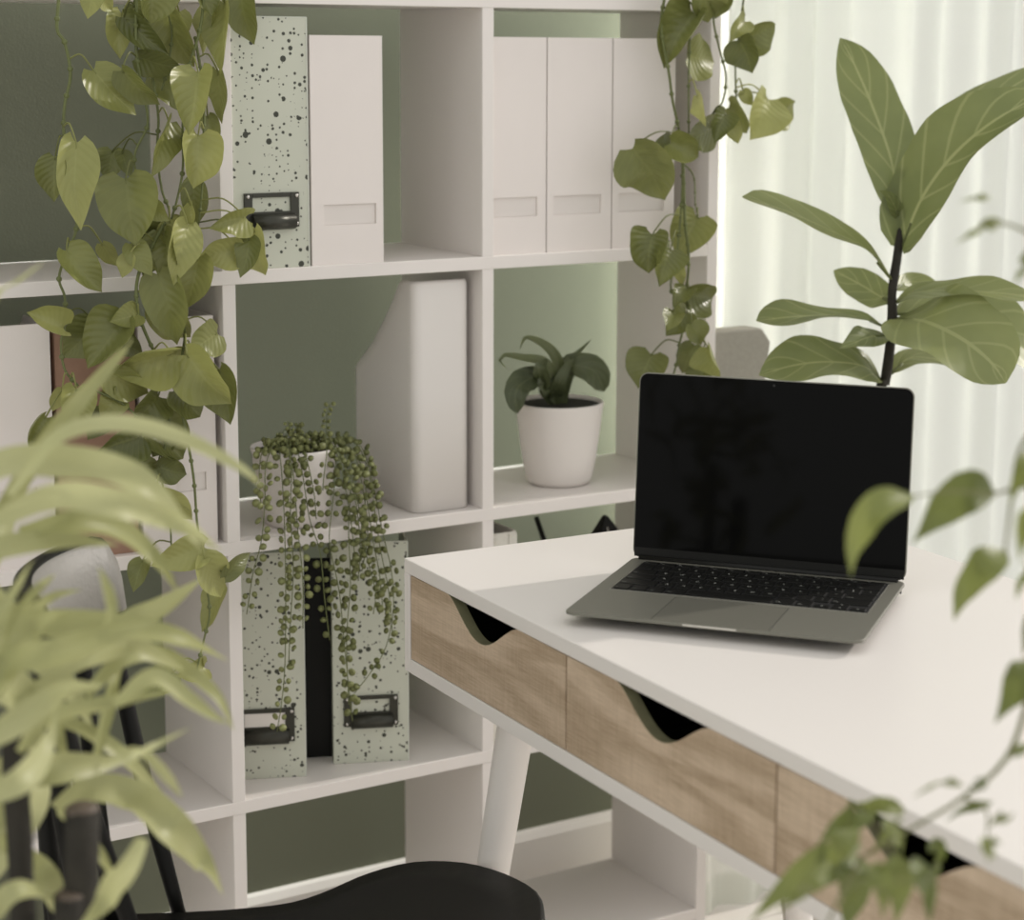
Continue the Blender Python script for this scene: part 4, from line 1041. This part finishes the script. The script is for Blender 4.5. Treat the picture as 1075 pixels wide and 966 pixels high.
# ---------------------------------------------------------------- strappy dracaena close to the camera
TDR = 1.42
def atd(x, y, dt=0.0): return at(x, y, TDR + dt)
db = atd(30, 900); db.z = 0
dr_ = thing('dracaena', 'strappy pale green dracaena in front of the chair back', 'plant', db)
bm = nb(); lathe(bm, [(0, 0), (0.12, 0), (0.125, 0.004), (0.155, 0.28), (0.16, 0.30), (0.152, 0.30), (0.148, 0.27)], 40); obj('pot', bm, TERRA, dr_)
bm = nb(); lathe(bm, [(0, 0.275), (0.147, 0.268)], 28); obj('soil', bm, SOIL, dr_)
for (x, y, r) in ((86, 850, .012), (74, 940, .011), (14, 770, .009)):
    tp = atd(x, y); bt = V((db.x + (tp.x - db.x) * 0.4, db.y + (tp.y - db.y) * 0.4 + random.uniform(-.03, .03), 0.26))
    bm = nb(); tube(bm, [bt, bt.lerp(tp, .5), tp], r, 14, 24)
    for v in bm.verts: v.co += V((1, 1, 0)) * 0.002 * noise.noise(v.co * 60)
    cn = obj('cane', bm, BARK, dr_, world=True, smooth=True)
    bm = nb(); bmesh.ops.create_uvsphere(bm, u_segments=16, v_segments=10, radius=r * 0.98); bmesh.ops.scale(bm, vec=(1, 1, .45), verts=bm.verts); bmesh.ops.translate(bm, vec=tp, verts=bm.verts)
    bpy.context.view_layer.update(); bm.transform(dr_.matrix_world.inverted())
    obj('cane_tip', bm, WAX, cn, smooth=True)
MD = TDR / FPX
dl = [
    ([(-40, 520), (0, 488), (80, 490), (150, 510), (212, 578)], 34), ([(-30, 560), (53, 522), (120, 527), (190, 550), (232, 580)], 27), ([(-30, 590), (30, 490), (75, 430), (130, 366), (138, 356)], 20),
    ([(10, 520), (60, 460), (120, 445), (190, 460), (255, 493), (277, 514)], 17), ([(-40, 620), (-10, 580), (60, 568), (125, 572)], 22), ([(-30, 640), (0, 570), (14, 530), (40, 490)], 16),
    ([(20, 560), (73, 550), (120, 556), (160, 585), (188, 624)], 26), ([(-40, 690), (-10, 658), (60, 655), (130, 660), (190, 672), (240, 694)], 27), ([(-40, 740), (0, 700), (50, 688), (110, 668), (168, 652)], 27),
    ([(110, 668), (140, 652), (170, 640), (214, 606)], 27), ([(90, 730), (130, 692), (170, 690), (225, 728), (246, 768)], 20), ([(120, 740), (160, 712), (195, 735), (225, 755), (244, 762)], 20),
    ([(20, 790), (50, 755), (120, 738), (180, 727)], 17), ([(-40, 820), (0, 810), (60, 806), (140, 798)], 32), ([(50, 760), (80, 762), (130, 795), (182, 850)], 16), ([(110, 805), (140, 795), (165, 782), (200, 764)], 8),
    ([(120, 790), (148, 790), (172, 812), (192, 838)], 10), ([(60, 850), (95, 828), (140, 838), (180, 872), (212, 908), (234, 940)], 37), ([(150, 880), (135, 910), (110, 945), (75, 985)], 24),
    ([(60, 850), (78, 868), (105, 900), (125, 938)], 15), ([(-20, 930), (0, 890), (25, 850), (52, 812)], 40), ([(0, 880), (22, 900), (48, 925), (74, 980)], 28), ([(-40, 1000), (-10, 960), (20, 935), (64, 945)], 20),
    ([(-40, 700), (0, 720), (25, 745), (42, 802)], 42), ([(100, 800), (113, 745), (120, 712), (132, 684)], 13), ([(10, 700), (-50, 560), (-45, 420), (-10, 322), (22, 293), (48, 274)], 16), ([(-20, 680), (0, 646), (22, 611), (36, 585)], 11),
    ([(0, 690), (17, 648), (37, 622), (58, 603)], 10), ([(0, 670), (30, 644), (56, 626), (86, 619)], 11), ([(112, 660), (116, 640), (110, 615), (103, 594)], 13), ([(40, 720), (90, 690), (140, 680), (200, 705)], 22),
    ([(-30, 760), (10, 700), (40, 660), (80, 640)], 24), ([(-40, 790), (0, 770), (60, 730), (110, 720)], 26), ([(-30, 840), (20, 820), (50, 780), (60, 740)], 24), ([(30, 720), (46, 740), (62, 775), (72, 810)], 14),
    ([(-30, 660), (20, 680), (70, 720), (100, 770)], 24), ([(-40, 880), (0, 850), (30, 800), (36, 760)], 30), ([(-20, 600), (10, 640), (50, 660), (100, 672)], 18)]
rnd = random.Random(21)
for k, (pts, wpx) in enumerate(dl):
    bm = nb(); off = rnd.uniform(-.09, .12); n_ = len(pts)
    P = [at(x, y, TDR + off + (i / n_) * rnd.uniform(-.02, .10)) for i, (x, y) in enumerate(pts)]
    fc = (EYE - P[1]).normalized() + V((rnd.uniform(-.2, .6), 0, rnd.uniform(0.0, .7)))
    leaf_path(bm, P, wpx * MD * 1.25, fc, 'strap', rnd.uniform(.25, .5), 0.06, 0, 20, 6, seed=k, twist=rnd.uniform(-.4, .4))
    obj('leaf', bm, DRAC, dr_, world=True)

# ---------------------------------------------------------------- ficus close to the camera, beyond the desk's near end
TFI = 1.28
def ati(x, y, dt=0.0): return at(x, y, TFI + dt)
fb_ = ati(1230, 900, -0.05); fb_.z = 0
fc_ = thing('ficus', 'thin-branched ficus with drooping pointed leaves reaching over the desk edge', 'plant', fb_)
bm = nb(); lathe(bm, [(0, 0), (0.09, 0), (0.094, 0.004), (0.12, 0.22), (0.125, 0.24), (0.118, 0.24), (0.114, 0.215)], 40); obj('pot', bm, TERRA, fc_)
bm = nb(); lathe(bm, [(0, 0.22), (0.113, 0.213)], 28); obj('soil', bm, SOIL, fc_)
def branch(pts, r, name='branch'):
    bm = nb(); tube(bm, pts, lambda t: r * (1 - 0.6 * t), 8); obj(name, bm, TWIG, fc_, world=True, smooth=True)
branch([fb_ + V((0, 0, .2)), fb_ + V((0, 0, .6)), ati(1180, 700), ati(1130, 540), ati(1100, 400), ati(1090, 200)], 0.007, 'trunk')
branch([ati(1130, 540), ati(1085, 512), ati(1050, 517), ati(1040, 520)], 0.0022)
branch([ati(1040, 519), ati(1000, 516), ati(958, 521)], 0.0012)
branch([ati(1110, 430), ati(1072, 470), ati(1060, 540), ati(1055, 582)], 0.0020)
branch([ati(1150, 620), ati(1095, 690), ati(1060, 790), ati(1010, 838), ati(960, 868), ati(905, 900)], 0.0024)
branch([ati(905, 900), ati(885, 935), ati(866, 975)], 0.0016)
branch([ati(1010, 838), ati(1035, 850), ati(1036, 885)], 0.0012)
branch([ati(1090, 250), ati(1060, 236), ati(1030, 236)], 0.0014)
MI = TFI / FPX
fi = [(960, 521, 922, 533, 897, 572, 893, 606, 34), (1044, 519, 1015, 516, 985, 540, 958, 570, 44), (1056, 578, 1036, 592, 1012, 622, 1001, 652, 38), (1090, 470, 1078, 492, 1066, 512, 1060, 532, 24),
      (1092, 560, 1082, 545, 1074, 565, 1070, 590, 24), (1092, 590, 1082, 600, 1072, 612, 1066, 630, 22), (1088, 690, 1076, 708, 1060, 735, 1044, 760, 34), (1085, 782, 1070, 788, 1058, 797, 1045, 808, 15),
      (1036, 818, 1028, 824, 1018, 832, 1008, 840, 11), (1012, 826, 998, 822, 978, 826, 957, 838, 9), (1042, 842, 1026, 846, 1008, 852, 991, 864, 11), (1064, 856, 1054, 858, 1044, 862, 1036, 872, 12),
      (1038, 880, 1040, 888, 1040, 895, 1036, 906, 20), (905, 888, 870, 900, 830, 928, 786, 968, 30), (914, 852, 900, 856, 880, 868, 858, 888, 34), (945, 878, 934, 880, 924, 886, 912, 900, 20),
      (938, 896, 942, 915, 944, 940, 940, 972, 30), (962, 900, 968, 918, 974, 940, 976, 972, 28), (905, 900, 900, 920, 894, 945, 886, 980, 44), (882, 895, 876, 905, 866, 920, 850, 940, 36),
      (950, 852, 930, 846, 910, 846, 886, 844, 18), (918, 905, 925, 925, 928, 945, 926, 965, 24), (930, 860, 938, 868, 944, 880, 946, 900, 22), (900, 870, 885, 885, 872, 902, 862, 922, 26),
      (1052, 232, 1038, 236, 1022, 244, 1003, 256, 13), (1040, 207, 1030, 207, 1020, 209, 1006, 212, 9), (1095, 262, 1082, 272, 1072, 285, 1064, 300, 18), (870, 905, 852, 925, 836, 940, 815, 958, 22),
      (980, 880, 985, 893, 986, 908, 982, 925, 20), (1100, 640, 1090, 650, 1080, 665, 1074, 690, 24)]
rnd = random.Random(5)
for k, q in enumerate(fi):
    off = rnd.uniform(-.06, .06); bm = nb()
    P = [ati(q[2 * i], q[2 * i + 1], off - .02 * (i == 1)) for i in range(4)]
    fc = (EYE - P[0]).normalized() + V((rnd.uniform(-.4, .4), 0, rnd.uniform(0, .7)))
    leaf_path(bm, P, q[8] * MI * 1.12, fc, 'ovate', rnd.uniform(.15, .4), 0.05, 0, 16, 6, seed=k)
    obj('leaf', bm, FICUS, fc_, world=True)

# ---------------------------------------------------------------- daylight
W = bpy.data.worlds.new('daylight'); SC.world = W; W.use_nodes = True
nt = W.node_tree; L = nt.links; bg = nt.nodes['Background']
tc = nt.nodes.new('ShaderNodeTexCoord'); nrm = nt.nodes.new('ShaderNodeVectorMath'); nrm.operation = 'NORMALIZE'
L.new(tc.outputs['Generated'], nrm.inputs[0])
dot = nt.nodes.new('ShaderNodeVectorMath'); dot.operation = 'DOT_PRODUCT'
wdir = V((math.cos(math.radians(20)), math.sin(math.radians(20)), 0.55)).normalized(); dot.inputs[1].default_value = wdir
L.new(nrm.outputs[0], dot.inputs[0])
ramp = nt.nodes.new('ShaderNodeValToRGB'); mr = nt.nodes.new('ShaderNodeMapRange')
mr.inputs['From Min'].default_value = -1; mr.inputs['From Max'].default_value = 1
L.new(dot.outputs['Value'], mr.inputs['Value']); L.new(mr.outputs[0], ramp.inputs['Fac'])
e = ramp.color_ramp.elements
e[0].position = 0.15; e[0].color = (0.90, 0.895, 0.85, 1)
e[1].position = 1.0; e[1].color = (0.96, 0.94, 0.91, 1)
x = ramp.color_ramp.elements.new(0.50); x.color = (0.93, 0.92, 0.88, 1)
x = ramp.color_ramp.elements.new(0.74); x.color = (0.93, 0.915, 0.885, 1)
L.new(ramp.outputs[0], bg.inputs['Color']); bg.inputs['Strength'].default_value = 0.97
# added strip light behind the curtain, brightening the wall seen through the shelves
wl = bpy.data.lights.new('wall_gap_fill', 'AREA'); wl.shape = 'RECTANGLE'; wl.size = 0.07; wl.size_y = 1.5; wl.spread = math.radians(46); wl.energy = 17.0; wl.color = (0.97, 1.0, 0.95)
wo = bpy.data.objects.new('wall_gap_fill', wl); C.objects.link(wo)
wdv = SH.to_3x3() @ V((-1, 0.13, -0.36)).normalized()
wo.location = SH @ V((1.30, 0.278, 1.50)); wo.rotation_euler = (-wdv).to_track_quat('Z', 'Y').to_euler()
sun = bpy.data.lights.new('sun', 'SUN'); sun.energy = 1.8; sun.angle = math.radians(2.2); sun.color = (1.0, 0.93, 0.86)
so = bpy.data.objects.new('sun', sun); C.objects.link(so)
az, el = math.radians(30), math.radians(27)
sd = V((math.cos(az) * math.cos(el), math.sin(az) * math.cos(el), math.sin(el)))
so.rotation_euler = sd.to_track_quat('Z', 'Y').to_euler(); so.location = sd * 6

# ---------------------------------------------------------------- camera
cam = bpy.data.cameras.new('camera'); co = bpy.data.objects.new('camera', cam); C.objects.link(co)
M = Matrix((RIGHT, UPV, -FWD)).transposed().to_4x4(); M.translation = EYE
co.matrix_world = M
cam.sensor_fit = 'HORIZONTAL'; cam.sensor_width = 36.0; cam.lens = FPX / 1075 * 36.0
cam.shift_x = (537.5 - PX) / 1075; cam.shift_y = (PY - 483) / 1075
cam.clip_start = 0.05
cam.dof.use_dof = True; cam.dof.focus_distance = 2.36; cam.dof.aperture_fstop = 5.0
SC.camera = co
SC.view_settings.view_transform = 'Standard'; SC.view_settings.look = 'None'
SC.view_settings.exposure = 0.0; SC.view_settings.gamma = 1.0; SC.view_settings.use_curve_mapping = False
